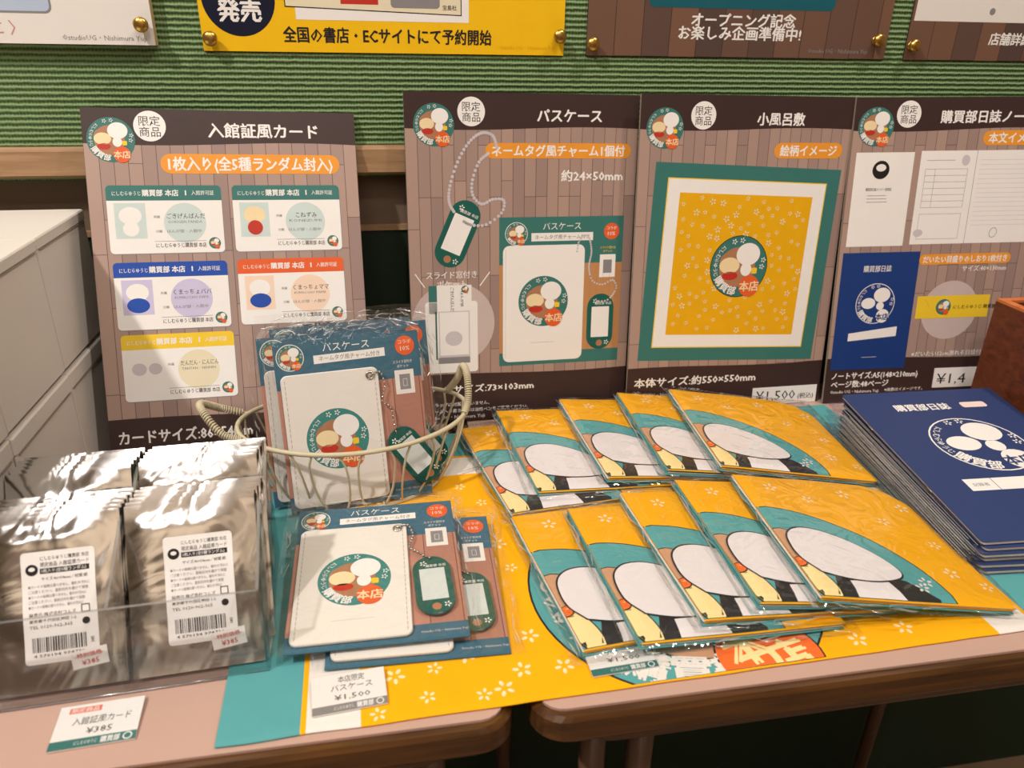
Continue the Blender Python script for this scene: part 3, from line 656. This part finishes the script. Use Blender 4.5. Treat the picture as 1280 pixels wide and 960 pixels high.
p.disc(LCX - 20, LCY - 36, 20, CLBLK, 4, 9, 24); p.disc(LCX - 20, LCY - 36, 19, YEL, 5, 8, 24)
p.text('本', LCX + 22, LCY - 66, 28, CLCR, 7, rot=12, bold=.06); p.text('店', LCX + 46, LCY - 76, 28, CLCR, 7, rot=12, bold=.05)
for i, ch in enumerate('にしむらゆうじ'):
    t = 150 + 11 * i; p.text(ch, LCX + 84 * cos(rad(t)), LCY + 84 * sin(rad(t)), 15, CLWHT, 3, rot=t - 245, bold=.03)
for i, ch in enumerate('購買部'):
    t = 238 + 19 * i; p.text(ch, LCX + 80 * cos(rad(t)), LCY + 80 * sin(rad(t)), 27, CLWHT, 4, rot=t - 270, bold=.05)
p.build('emblem_print', ct)

# ------------------------------------------------------------------ clear bag round a flat packed product (local mm, lying in x/y)
def film_bag(x0, y0, x1, y1, zb, zt, m, mx=9, my=11, crease=1.0, seed=0, soft=6.0, foot=None):
    """thin pillow shell: hugs the content, flat creased margin round it"""
    b = MB(); nx, ny = 22, 24; X0, X1, Y0, Y1 = x0 - mx, x1 + mx, y0 - (my if foot is None else foot), y1 + my; zm = (zb + zt) / 2
    for side in (1, -1):
        vs = []
        for j in range(ny + 1):
            for i in range(nx + 1):
                x = X0 + (X1 - X0) * i / nx; y = Y0 + (Y1 - Y0) * j / ny
                d = min(x - x0, x1 - x, y - y0, y1 - y); e = min(x - X0, X1 - x, y - Y0, Y1 - y)
                t = max(0, min(1, (d + soft) / soft)); t = t * t * (3 - 2 * t)
                h = (zt + .35 - zm) * t if side > 0 else (zb - .1 - zm) * t
                w = crease * (nz(x, y, .07, seed) * (1.3 if d < 0 else .5) + nz(x, y, .19, seed + 3) * .45) if e > .1 else nz(x, y, .05, seed) * .8
                z = zm + h + (abs(w) if side > 0 else 0)
                vs.append((x + nz(x, y, .05, seed + 7) * 1.2, y + nz(x, y, .05, seed + 9) * 1.2, max(z, .25) if side > 0 else max(zm + h, .15)))
        k = nx + 1; fs = [(j * k + i, j * k + i + 1, (j + 1) * k + i + 1, (j + 1) * k + i) for j in range(ny) for i in range(nx)]
        if side < 0: fs = [f[::-1] for f in fs]
        b.add(vs, fs, m, True)
    return b
def creases(x0, y0, x1, y1, z, m, n, seed, w=.5, lo=6, hi=26):
    """narrow standing folds pressed into the film"""
    r = random.Random(seed); b = MB(); along = (y1 - y0) > (x1 - x0)
    for k in range(n):
        x = r.uniform(x0, x1); y = r.uniform(y0, y1); a = r.gauss(pi / 2 if along else 0, .35); L = r.uniform(lo, hi); pts = []
        ww = w * r.uniform(.5, 1.2)
        for q in range(5):
            t = q / 4; pts.append((min(x1, max(x0, x + cos(a) * L * t + r.uniform(-.5, .5))) + q * .01, min(y1, max(y0, y + sin(a) * L * t + r.uniform(-.5, .5))) + q * .013, z + r.uniform(0, .2)))
        vs = []
        for q, (px, py, pz) in enumerate(pts):
            e = (.08, .8, 1, .7, .08)[q] * ww * .5; nx_, ny_ = -sin(a) * e, cos(a) * e
            vs += [(px - nx_, py - ny_, pz), (px, py, pz + .35 * e + .1), (px + nx_, py + ny_, pz)]
        b.add(vs, [(3 * q + c, 3 * q + 3 + c, 3 * q + 4 + c, 3 * q + 1 + c) for q in range(4) for c in (0, 1)], m, False)
    return b
def copy_tree(o, parent=None):
    c = o.copy(); COL.objects.link(c); c.parent = parent
    for ch in o.children: copy_tree(ch, c)
    return c
def place(o, loc, yaw, tilt, roll):
    M = Matrix.Rotation(rad(yaw), 4, 'Z') @ Matrix.Rotation(rad(tilt), 4, 'X') @ Matrix.Rotation(rad(roll), 4, 'Y'); M.translation = W(*loc); o.matrix_world = M

# ------------------------------------------------------------------ bagged pass cases
def case_proto(tcx, tcy, ta, seed):
    t = thing('pass_case_package', '', 'pass case')
    b = MB(); b.box(-3, 107, -4, 128, 0, .7, BTEAL); b.build('backing_card', t)
    p = Print(z=.7); p.rect(-3, 9, 107, 92, CPLANK, 0)
    p.text('パスケース', 51, 121.5, 7.4, WHITE, 2, width=35, bold=0); p.poly([(26, 109.5), (80, 110.5), (80, 117), (26, 116)], WHITE, 2); p.text('ネームタグ風チャーム付き', 53, 113.2, 4.2, GREY, 3, width=46)
    p.disc(9, 116, 10.2, WHITE, 0, n=28); logo(p, 9, 116, 9.6, 1); p.disc(96, 117, 7.6, ORED, 1, n=24); p.text('10%', 96, 115, 5, PEACH, 3, bold=.02); p.text('コラボ', 96, 120, 3.6, PEACH, 3)
    p.text('スライド窓付き', 93, 104.5, 2.8, PAPER, 2, width=15); p.text('ポケット', 93, 101, 2.8, PAPER, 2, width=9)
    p.rect(86, 79, 101, 98, PAPER, 2); p.rect(89.5, 82.5, 98, 94.5, GREY, 3); p.rect(92, 85, 95.5, 91, LGREY, 4); p.rect(92.5, 85.5, 95, 90.5, GREY, 5)
    p.text(COPYR, 92, 3, 2.4, LGREY, 2); p.build('card_print', t)
    b = MB(); b.prism(rrect(0, 0, 73, 103, 5, 6), .9, 3.6, LEATHER, bev=.7); cs = b.build('case', t)
    for x in (3, 70):
        b = MB()
        for k in range(24): b.box(x - .25, x + .25, 3.5 + 4.05 * k, 6.2 + 4.05 * k, 3.55, 3.85, STITCH)
        b.build('stitched_seam', cs)
    p = Print(z=3.6); logo(p, 37.5, 51, 23.5, 0, ring=mat('case_teal', C(62, 136, 132), .45)); p.rect(24, 15.8, 50, 16.2, LGREY, 0); p.build('emblem_print', cs)
    b = MB(); b.tube([(66.5 + 2.7 * cos(a), 97 + 2.7 * sin(a), 3.9) for a in (2 * pi * k / 14 for k in range(14))], .9, STEEL, 6, True); b.build('eyelet', cs)
    tg = MB(); tg.prism(rotp(rrect(tcx - 12.5, tcy - 26, tcx + 12.5, tcy + 26, 12.3, 7), tcx, tcy, ta), 2.6, 4.6, TAGT, bev=.4); tgo = tg.build('name_tag', t)
    p = Print(z=4.6); p.poly(rotp([(tcx - 8.3, tcy - 14), (tcx + 8.3, tcy - 14), (tcx + 8.3, tcy + 14), (tcx - 8.3, tcy + 14)], tcx, tcy, ta), GWIN, 0)
    q = rotp([(tcx, tcy - 20), (tcx + 7, tcy - 19), (tcx - 5, tcy + 19), (tcx + 3, tcy + 16.5), (tcx, tcy + 23)], tcx, tcy, ta)
    p.disc(*q[0], 3, BRPR, 0, n=16); p.flower(*q[1], 2.6, WHITE, 0); p.flower(*q[2], 2.6, WHITE, 0); p.text('購買部 本店', *q[3], 2.6, WHITE, 0, rot=ta); p.build('tag_print', tgo)
    b = MB(); pts = curve_pts([(66.5, 97, 5), (74, 99, 4.5), (77, 88, 4.2), (74, 76, 4.4), (80, 70, 4.2), ((q[4][0] + 80) / 2, (q[4][1] + 68) / 2, 5), (q[4][0], q[4][1], 5.4)], 60)
    acc = 0; last = pts[0]; b.ball(last, 1.15, STEEL)
    for v in pts[1:]:
        if (v - last).length > 2.5: b.ball(v, 1.15, STEEL); last = v
    b.tube([tuple(v) for v in pts], .3, STEEL, 4); b.build('ball_chain', t)
    film_bag(-3, -4, 107, 128, 0, 4.2, FILM, 9, 11, 1.6, seed, foot=1.5).build('clear_bag', t)
    b = creases(107.5, -4, 115, 128, 2.6, FILM3, 16, seed, 1.3, 5, 20)
    for (c0, c1, c2, c3, n_) in ((-4, 129, 108, 136, 12), (-10, -4, -4, 128, 8)):
        q = creases(c0, c1, c2, c3, 2.6, FILM3, n_, seed + n_, 1.2, 5, 18); b.add(q.v, q.f, FILM3, True)
    b.build('bag_creases', t)['kind'] = 'stuff'
    return t
pcA = case_proto(88, 39, 2, 5); pcB = case_proto(95, 30, 34, 31)
GC = 'bagged pass cases on the yellow cloth and in the basket'
def case(proto, first, loc, yaw, tilt, roll, label):
    o = proto if first else copy_tree(proto); place(o, loc, yaw, tilt, roll); o['label'] = label; o['group'] = GC
case(pcA, True, (-65.6, 358, 10.2), -.5, 5, 0, 'bagged white pass case lying flat on the cloth, upper of two')
case(pcA, False, (-42, 350, 3.2), -1.5, 4, .5, 'bagged pass case on the cloth, mostly hidden beneath the upper one')
case(pcB, True, (-74.3, 511.5, 7.8), 8.2, 72, .2, 'bagged white pass case at the front of the wire basket')
case(pcB, False, (-88, 523, 7.8), 7, 72, .8, 'bagged pass case in basket, second and sticking out to the left')
case(pcB, False, (-66, 533, 7.8), 9, 73, 0, 'bagged pass case in basket, third and sticking out to the right')
case(pcB, False, (-80, 545, 7.8), 8, 74, -1, 'bagged pass case in basket, farthest back with only its top showing')

# ------------------------------------------------------------------ wire basket
BX, BY = -26, 562
bt = thing('wire_basket', 'oval cream wire basket with coiled handles holding bagged pass cases', 'basket', (BX, BY, 0), 6)
def oval(a, bb, z, n=64, dz=0): return [(a * cos(2 * pi * k / n), bb * sin(2 * pi * k / n), z + dz * cos(4 * pi * k / n)) for k in range(n)]
b = MB(); b.tube(oval(91, 58, 59, dz=2), 1.9, WIRE, 8, True); b.build('rim', bt)
b = MB(); b.tube(oval(70, 51, 3.2), 1.4, WIRE, 8, True); b.build('base_ring', bt)
for k in range(30):
    a = 2 * pi * (k + .5) / 30; a2 = a + (.06 if k % 2 else -.05); b = MB()
    pts = [(90.5 * cos(a), 57.6 * sin(a), 59 + 2 * cos(2 * a)), (88 * cos(a2), 57 * sin(a2), 44), (79 * cos(a2), 54.5 * sin(a2), 20), (70 * cos(a), 51 * sin(a), 3.2)]
    b.tube([tuple(v) for v in curve_pts(pts, 9)], .95, WIRE, 6); b.build('wire_rib', bt)
for k in range(-4, 5):
    b = MB(); x = k * 14; yy = 51 * math.sqrt(1 - (x / 70) ** 2); b.tube([(x, -yy, 2.9), (x, yy, 2.9)], .9, WIRE, 6); b.build('base_wire', bt)
for sx in (1, -1):
    core = curve_pts([(84, -22, 60), (90, -14, 70), (93, 2, 84), (92, 14, 88), (88, 20, 74), (80, 26, 60)] if sx > 0 else [(sx * 84, -24, 60), (sx * 100, -20, 66), (sx * 113, -4, 78), (sx * 115, 8, 80), (sx * 105, 24, 68), (sx * 84, 24, 60)], 60)
    b = MB(); b.tube([tuple(v) for v in core], 1.6, WIRE, 8); h = b.build('handle', bt)
    b = MB(); pts = []; N = 620
    for i in range(N):
        t = 2 + i / (N - 1) * (len(core) - 5); k = int(t); f = t - k; c = core[k].lerp(core[min(k + 1, len(core) - 1)], f)
        tan = (core[min(k + 1, len(core) - 1)] - core[max(k - 1, 0)]).normalized(); n1_ = tan.cross(Vector((0, 0, 1))).normalized(); n2_ = tan.cross(n1_)
        a = i / N * 2 * pi * 52; pts.append(tuple(c + (n1_ * cos(a) + n2_ * sin(a)) * 2.5))
    b.tube(pts, .75, WIRE, 4); b.build('coil_wrap', h)

# ------------------------------------------------------------------ silver foil packs in clear trays
def pack_proto():
    t = thing('foil_pack', '', 'foil pack'); w, h = 72, 98
    def zf(x, y, s):
        dx = min(x, w - x); dy = min(y, h - y); t_ = min(1, max(0, dx / 9)) ** .7 * min(1, max(0, (dy - 5) / 10)) ** .7
        return 1.6 + s * (1.1 * t_ + .04) + 1.3 * t_ * nz(x, y, .042, 12) * (1 if s > 0 else .3) + (.15 * sin(y * 3.2) if dy < 6 else 0)
    b = MB(); nx, ny = 18, 30
    for s in (1, -1):
        vs = [(w * i / nx, h * j / ny, zf(w * i / nx, h * j / ny, s)) for j in range(ny + 1) for i in range(nx + 1)]; k = nx + 1
        fs = [(j * k + i, j * k + i + 1, (j + 1) * k + i + 1, (j + 1) * k + i) for j in range(ny) for i in range(nx)]
        b.add(vs, fs if s > 0 else [f[::-1] for f in fs], FOIL, True)
    b.build('pouch', t)
    X, Y = 20, 16; ww, hh = 38, 62
    mp = lambda x, y, z: (X + x, Y + y, zf(X + x, Y + y, 1) + .12 + z)
    p = Print(mp, maxlen=6); p.rr(0, 0, ww, hh, 2, WHITE, 0); st = p.build('sticker', t)
    p = Print(mp, maxlen=4); tx = lambda s_, y, fs_, wd=None, al='l', x=3: p.text(s_, x, y, fs_, BLACK, 3, al, width=wd, bold=.01)
    tx('にしむらゆうじ購買部 本店', 58, 2.6, 25, x=10); tx('限定商品 入館証風カード', 54.5, 2.8, 25, x=10)
    p.rect(9.5, 49.4, 35, 52.4, BLACK, 2); p.text('1枚入り(全5種ランダム)', 22, 51, 2.4, WHITE, 4, width=23); p.disc(5.4, 52, 3.2, BLACK, 2, n=20); p.disc(5.4, 52.4, 1.7, WHITE, 3, 1.2, 12)
    tx('サイズ:86×54mm／材質:紙', 46.5, 2.2, 24, x=10)
    for k in range(5): p.text('●カードの絵柄は選べません。破れや汚れに' if k % 2 == 0 else 'ご注意ください。直射日光を避けて保管', 3, 42.5 - 2.8 * k, 2.0, GREY, 3, 'l', width=32 - k)
    tx('発売元:株式会社コムズ', 27, 2.5, 24); tx('東京都千代田区神田 1-2', 23.6, 2.0, 24); tx('TEL 0120-962-365', 20.4, 2.4, 22)
    p.lines([(30, 26), (34, 26), (34, 30), (30, 30)], .5, BLACK, 3, True); p.disc(32, 21, 2, BLACK, 3, n=14)
    x = 4.0; r = random.Random(2)
    while x < 31: wd = r.choice((.3, .5, .8)); p.rect(x, 6.4, x + wd, 14.5, BLACK, 3); x += wd + r.choice((.35, .5, .7))
    p.text('4 570194 974730', 17.5, 4.6, 2.2, BLACK, 3, width=26); p.text('385', 34.6, 10, 2.4, BLACK, 3, rot=90); p.build('sticker_print', st)
    mp2 = lambda x, y, z: (mp(x, y, z))
    p = Print(lambda x, y, z: mp(24 + (x * cos(.12) - y * sin(.12)), -6 + (x * sin(.12) + y * cos(.12)), z + .35), maxlen=7); p.rect(0, 0, 19, 10, PAPER, 0)
    ps = p.build('price_sticker', t)
    p = Print(lambda x, y, z: mp(24 + (x * cos(.12) - y * sin(.12)), -6 + (x * sin(.12) + y * cos(.12)), z + .45)); p.text('-特別価格-', 9.5, 7, 2.8, RED, 1, width=15, bold=.02); p.text('¥385', 9.5, 3, 4, RED, 1, width=9); p.build('price_lettering', ps)
    return t
pk = pack_proto(); first = True
ORD = ['front', 'second', 'third', 'fourth', 'fifth', 'rear']
for rname, ybase, cols in (('near', 353.5, ((-226, 'left'), (-151.5, 'right'))), ('far', 405, ((-233, 'left'), (-156.5, 'right')))):
    for x0, cname in cols:
        for k in range(6):
            o = pk if first else copy_tree(pk); first = False
            q = x0 + random.uniform(-.8, .8) * (k > 0) + k * .55
            place(o, (q, ybase + (x0 + 226) * .05 + 4.1 * k, 2.6 + random.uniform(0, .8) * (k > 0)), 3 + random.uniform(-.6, .6) * (k > 0), 61, random.uniform(-.5, .5) * (k > 0))
            o['label'] = ('silver foil card pack, %s of the six in the %s %s tray pocket' % (ORD[k], rname, cname)) if k else ('silver foil card pack facing out in front of the %s %s tray pocket' % (rname, cname))
            o['group'] = 'silver foil card packs in clear trays'
for (x0, y0, w, d, lab) in ((-232, 345, 156, 56, 'clear acrylic tray at the front holding silver foil packs'), (-239, 402, 160, 56, 'clear acrylic tray behind, holding the far silver foil packs')):
    t = thing('acrylic_tray', lab, 'tray', (x0, y0, 0), 2.8)
    b = MB(); b.box(0, w, 0, d, .2, 2.0, ACRYL); b.build('base', t)
    for nm, (a0, a1, c0, c1, e0, e1) in (('front_panel', (0, w, 0, 1.8, 2, 60)), ('back_panel', (0, w, d - 1.8, d, 2, 60)), ):
        b = MB(); b.box(a0, a1, c0, c1, e0, e1, ACRYL); b.mats.append(ACEDGE); b.m[1] = 1; b.build(nm, t)
    for x in (0, w / 2 - .9, w - 1.8):
        b = MB(); pts = [(1.9, 2), (d - 1.9, 2), (d - 1.9, 84), (1.9, 60)]
        vs = [(xx, y, z) for xx in (x, x + 1.8) for y, z in pts]
        b.add(vs, [(0, 1, 2, 3), (7, 6, 5, 4), (0, 4, 5, 1), (1, 5, 6, 2), (3, 7, 4, 0)], ACRYL); b.add(vs, [(2, 6, 7, 3)], ACEDGE); b.build('divider' if 0 < x < w - 5 else 'side_panel', t)
    b = MB(); b.tube([(.5, .5, .8), (w - .5, .5, .8)], .8, ACEDGE, 6); b.build('glued_seam', t)

# ------------------------------------------------------------------ folded cloths in bags
def cloth_proto(seed, w=138, h=141):
    t = thing('folded_cloth_packet', '', 'folded cloth'); R_ = random.Random(seed)
    sk = lambda x, y: x - y * .035
    def zt(x, y):
        d = min(x, w - x, y, h - y); e = max(0, min(1, d / 5)); return 6.0 + 1.3 * (e * (2 - e)) + .7 * nz(x, y, .022, seed) + .2 * nz(x, y, .08, seed)
    def layer(z0, z1, m, dx, dy, top=False):
        b = MB(); nx, ny = 20, 20; k = nx + 1
        X0, X1, Y0, Y1 = dx, w - dx * .3, dy, h - dy
        tp = []; bt_ = []
        for j in range(ny + 1):
            for i in range(nx + 1):
                x = X0 + (X1 - X0) * i / nx; y = Y0 + (Y1 - Y0) * j / ny; cr = max(0, (x + y) - (w + h - 26)) * .35
                px, py = sk(x, y) - cr, y - cr
                tp.append((px, py, zt(x, y) if top else z1)); bt_.append((px, py, z0))
        b.add(tp, [(j * k + i, j * k + i + 1, (j + 1) * k + i + 1, (j + 1) * k + i) for j in range(ny) for i in range(nx)], m, top)
        rim = [i for i in range(k)] + [j * k + nx for j in range(1, k)] + [ny * k + i for i in range(nx - 1, -1, -1)] + [j * k for j in range(ny - 1, 0, -1)]
        n = len(rim); out = []
        cx, cy = w / 2, h / 2; vs = []
        for lv, ex in ((z0, 0), ((z0 * 2 + (tp[0][2] if top else z1)) / 3, .9), (None, .9), (None, 0)):
            for r in rim:
                x, y, zz = tp[r]; zz2 = zz if top else z1; L = math.hypot(x - cx, y - cy); zz3 = lv if lv is not None else (zz2 if ex == 0 else (z0 + 2 * zz2) / 3)
                vs.append((x + (x - cx) / L * ex, y + (y - cy) / L * ex, zz3))
        b.add(vs, [(a * n + i, a * n + (i + 1) % n, (a + 1) * n + (i + 1) % n, (a + 1) * n + i) for a in range(3) for i in range(n)], m, True)
        b.add([bt_[r] for r in rim], [tuple(range(n))[::-1]], m)
        return b
    fm = (CLTEAL, CLYEL, CLWHT) if seed == 3 else (CLTEAL, CLWHT, CLTEAL)
    layer(.6, 2.1, fm[0], .8, .4).build('fold_layer', t); layer(2.2, 3.7, fm[1], 2.0, 1.0).build('fold_layer', t); layer(3.8, 5.2, fm[2], .6, .8).build('fold_layer', t)
    layer(5.3, 6.0, CLYEL, 1.2, 0, True).build('top_layer', t)
    mp = lambda x, y, z: ((lambda cr: (sk(x, y) - cr, y - cr, zt(x, y) + z))(max(0, (x + y) - (w + h - 26)) * .35))
    p = Print(mp, maxlen=7, clip=(.3, .2, w - 1, h - .8))
    RR = 95
    p.disc(0, 0, RR + 1.1, CLBLK, 1, n=96); p.disc(0, 0, RR, CLTEAL, 2, n=96)
    p.disc(4, 48, 19, CLBLK, 3, 22, 28, 20); p.disc(4, 48, 18, CLBRN, 4, 21, 28, 20)
    p.poly([(12, 0), (20, 20), (44, 26), (70, 18), (84, 2), (84, 0)], CLBLK, 5)
    p.poly([(26, 0), (28, 15), (56, 16), (60, 0)], CLFACE, 6)
    p.disc(6, 14, 9, CLBLK, 5, 22, 24, 14); p.disc(6, 14, 8, CLCR, 6, 21, 24, 14)
    p.disc(2, 32, 4.6, CLBLK, 7, 5.2, 16); p.disc(2, 32, 3.8, CLOR, 8, 4.4, 16)
    face = [(12, 22), (28, 17), (46, 16), (60, 18), (69, 22), (71, 29), (66, 41), (56, 54), (44, 64), (30, 70), (16, 69), (7, 61), (4, 48), (5, 34)]
    fp = [tuple(v) for v in curve_pts([Vector(q) for q in face + face[:1]], 56)]; cxf, cyf = 40, 42
    p.poly([(cxf + (x - cxf) * 1.03, cyf + (y - cyf) * 1.045) for x, y in fp], CLBLK, 9); p.poly(fp, CLFACE, 10)
    for fx, fy in ((84, 18), (78, 12)): p.flower(fx, fy, 5, CLWHT, 6, fx)
    for k, (x, y) in enumerate(((24, 124), (48, 110), (84, 122), (98, 88), (126, 108), (122, 62), (112, 30), (130, 18))): p.flower(x, y, 5 if k % 2 else 6, CLPINK, 1, k * 40)
    p.build('cloth_print', t)
    film_bag(-2, -1, w, h, 0, 9.0, FILM, 8, 8, 1.5, seed, 5).build('clear_bag', t)
    b = creases(-8, -4, -1, h, 4.6, FILM3, 22, seed, 1.6, 10, 40)
    for (c0, c1, c2, c3, n_) in ((0, -7, w, -2, 14), (0, h + 1, w, h + 6, 8), (w + 1, 0, w + 6, h - 20, 8)):
        q = creases(c0, c1, c2, c3, 4.3, FILM3, n_, seed + n_, 1.4, 6, 20); b.add(q.v, q.f, FILM3, True)
    b.build('bag_creases', t)['kind'] = 'stuff'
    return t
cpA = cloth_proto(3); cpB = cloth_proto(17)
fa = [True, True]
def packet(k, loc, yaw, tilt, roll, label):
    i = k % 2; o = (cpA, cpB)[i] if fa[i] else copy_tree((cpA, cpB)[i]); fa[i] = False
    place(o, loc, yaw, tilt, roll); o['label'] = label; o['group'] = 'bagged yellow folded cloths fanned in two rows'
NM = ['leftmost and lowest', 'second from left', 'middle', 'second from right', 'rightmost, topmost and fully visible']
FR = [((106, 332, 3.4), 6, 1.5), ((139, 326, 9.5), 2.5, 3.6), ((181, 334, 14.5), 2, 5.4), ((219, 339, 18.5), -1, 7.0), ((257, 335, 22.0), -4, 8.2)]
BK = [((88, 478, 3.4), 8, 1.5), ((112, 496, 9.5), 3, 3.6), ((170, 502, 14.5), 1, 5.4), ((219, 500, 18.5), -2, 7.0), ((262, 494, 22.0), -5, 8.2)]
for rn, rows_ in (('front', FR), ('back', BK)):
    for k, (loc, yaw, roll) in enumerate(rows_):
        packet(k, loc, yaw, 1.0 if rn == 'back' else .8, roll, 'bagged yellow folded cloth in %s row, %s' % (rn, NM[k]))

# ------------------------------------------------------------------ notebooks
def note_proto():
    t = thing('notebook', '', 'notebook')
    b = MB(); b.prism(rrect(0, 0, 148, 210, 3.5, 4), 0, .5, NAVY); b.build('back_cover', t)
    b = MB(); b.prism(rrect(1, .3, 147, 209.5, 3, 4), .5, 2.45, PAGES); b.build('pages', t)
    b = MB(); n = 10; pts = rrect(0, 0, 148, 210, 3.5, 4)
    b.prism(pts, 2.5, 2.9, NAVY, bev=.1); cv = b.build('front_cover', t)
    p = Print(z=2.9); p.text('購買部日誌', 63, 181, 12, WHITE, 1, width=52, bold=.03); logo(p, 79, 120, 40, 1, ring=NAVY, mono=WHITE)
    p.rect(31, 57, 122, 72, WHITE, 1); p.rect(54, 57, 54.5, 72, NAVY, 2); p.text('記録者', 42.5, 64.5, 4.6, GREY, 2); p.text(COPYR, 74, 30, 3, LGREY, 1); p.build('cover_print', cv)
    b = MB()
    for y in (60, 150): b.tube([(-.2, y, 1.5), (-.4, y + 5, 1.5), (-.2, y + 10, 1.5)], .35, STEEL, 5)
    b.build('staples', t)
    return t
nb = note_proto(); NN = 6
bagb = film_bag(0, 0, 148, 210, 0, 3.0, FILM, 14, 3, .12, 77, 4); nbag = bagb.build('clear_bag', nb)
b = MB(); r = random.Random(4)
for k in range(6):
    x = -13 + 2.1 * k; y0_ = r.uniform(0, 14); y1_ = r.uniform(180, 212); e = r.uniform(.3, .7); z_ = 1.3 + .25 * k; d_ = r.uniform(-.8, .8)
    b.add([(x - e, y0_, z_), (x, y0_, z_ + .25), (x + e, y0_, z_), (x - e + d_, y1_, z_), (x + d_, y1_, z_ + .25), (x + e + d_, y1_, z_)], [(0, 1, 4, 3), (1, 2, 5, 4)], FILM3)
b.build('bag_fold', nbag)
for k in range(NN):
    top = k == NN - 1
    o = nb if k == 0 else copy_tree(nb)
    f = k / (NN - 1)
    place(o, (404 + 4.6 * f - (k % 2) * 2.5, 366 + 7.7 * f + (k % 3), 2.2 + 3.45 * k), -4.3 - (1 - f) * 1.2 * (k % 2), 4.4 * f, -1.2 * f)
    o['label'] = ['blue notebook at the very bottom of the stack', 'blue notebook second from the bottom of the stack', 'blue notebook third from the bottom of the stack', 'blue notebook fourth from the bottom of the stack',
                  'blue notebook directly under the topmost one', 'blue notebook on top of the stack with white round emblem showing'][k]
    o['group'] = 'stack of blue notebooks in clear bags'
    if top:
        for ch in list(o.children):
            if ch.name.startswith('clear_bag'):
                for g in list(ch.children): bpy.data.objects.remove(g)
                bpy.data.objects.remove(ch)
        b = MB(); b.prism(rrect(0, 0, 24, 9, 2.5, 3), 3.0, 3.25, mat('pale_pink_sticker', C(246, 226, 220), .4)); st = b.build('sticker', o); st.location = Vector((101, 177, 0)) * MM

# ------------------------------------------------------------------ wooden box at the right
t = thing('wooden_box', 'open reddish brown wooden box standing behind the notebook stack', 'box', (577, 602, 0))
for nm, (x0, x1, y0, y1) in (('left_wall', (0, 8, -150, 0)), ('back_wall', (8, 170, -8, 0)), ('right_wall', (170, 178, -150, 0)), ('front_wall', (8, 170, -150, -142))):
    b = MB(); b.box(x0, x1, y0, y1, 26, 119, BOXW); w_ = b.build(nm, t)
    b = MB(); b.box(x0, x1, y0, y1, 119, 121.5, BOXRIM); b.build('rim_strip', w_)
b = MB(); b.box(8, 170, -142, -8, 26, 32, BOXW); b.build('bottom_board', t)
b = MB(); b.box(3, 175, -147, -3, 0, 25.5, BOXW); b.build('plinth', t)
b = MB(); b.ball((-.4, -46, 96), 1.6, STEEL); b.build('nail', t)
t2 = thing('teal_booklet', 'teal and white booklet standing inside the wooden box', 'booklet', (612, 560, 33), 0, 84, 0)
b = MB(); b.box(0, 90, 0, 78, -3, 0, DTEAL); b.build('cover', t2); b = MB(); b.box(1, 5, 1, 79.5, -2.5, 1, PAPER); b.build('spine_strip', t2)

# ------------------------------------------------------------------ price cards
def price_card(label, loc, yaw, tilt, w, h, lines_, strip=TEAL, extra=None):
    t = thing('price_card', label, 'price card', loc, yaw, tilt)
    b = MB(); b.box(0, w, 0, h, -.9, 0, WHITE); b.build('card', t)
    p = Print(); p.rect(0, 0, w, h * .2, strip, 0); p.text('にしむらゆうじ', w * .42, h * .1, h * .1, WHITE, 1, width=w * .26); p.text('購買部', w * .7, h * .1, h * .15, WHITE, 1, width=w * .22, bold=.03)
    p.disc(w * .9, h * .1, h * .085, WHITE, 1, n=16); p.disc(w * .9, h * .1, h * .06, strip, 2, n=16); p.build('bottom_strip', t)
    p = Print()
    if extra: p.rect(w * .12, h * .8, w * .5, h * .93, mat('salmon_print', C(240, 120, 92), .5), 0); p.text(extra, w * .31, h * .865, h * .11, WHITE, 1, width=w * .32, bold=.02)
    for s_, y, wd in lines_: p.text(s_, w * .54, h * y, h * .19, BLACK, 1, width=w * wd, bold=0)
    p.build('lettering', t)
    b = MB(); b.add([(-.6, -.6, .5), (w + .6, -.6, .5), (w + .6, h + .6, .5), (-.6, h + .6, .5)], [(0, 1, 2, 3)], ACRYL); b.build('clear_sleeve', t)
price_card('price card reading ¥385 lying in front of the foil packs', (-183.5, 313.5, 1.2), 3, 3, 42.5, 28, (('入館証風カード', .6, .68), ('¥385', .36, .3)), extra='限定商品')
price_card('price card reading ¥1,500 below the bagged pass case', (-50, 313.5, 3.0), 4.5, 5, 41, 25.5, (('本店限定', .84, .36), ('パスケース', .62, .56), ('¥1,500', .37, .48)), strip=GREY)
price_card('price card half hidden under the front row of folded cloths', (108.5, 317, 3.2), 2.6, 2, 41, 25, (('小風呂敷', .66, .5), ('¥1,500', .4, .5)))
bpy.context.view_layer.update()
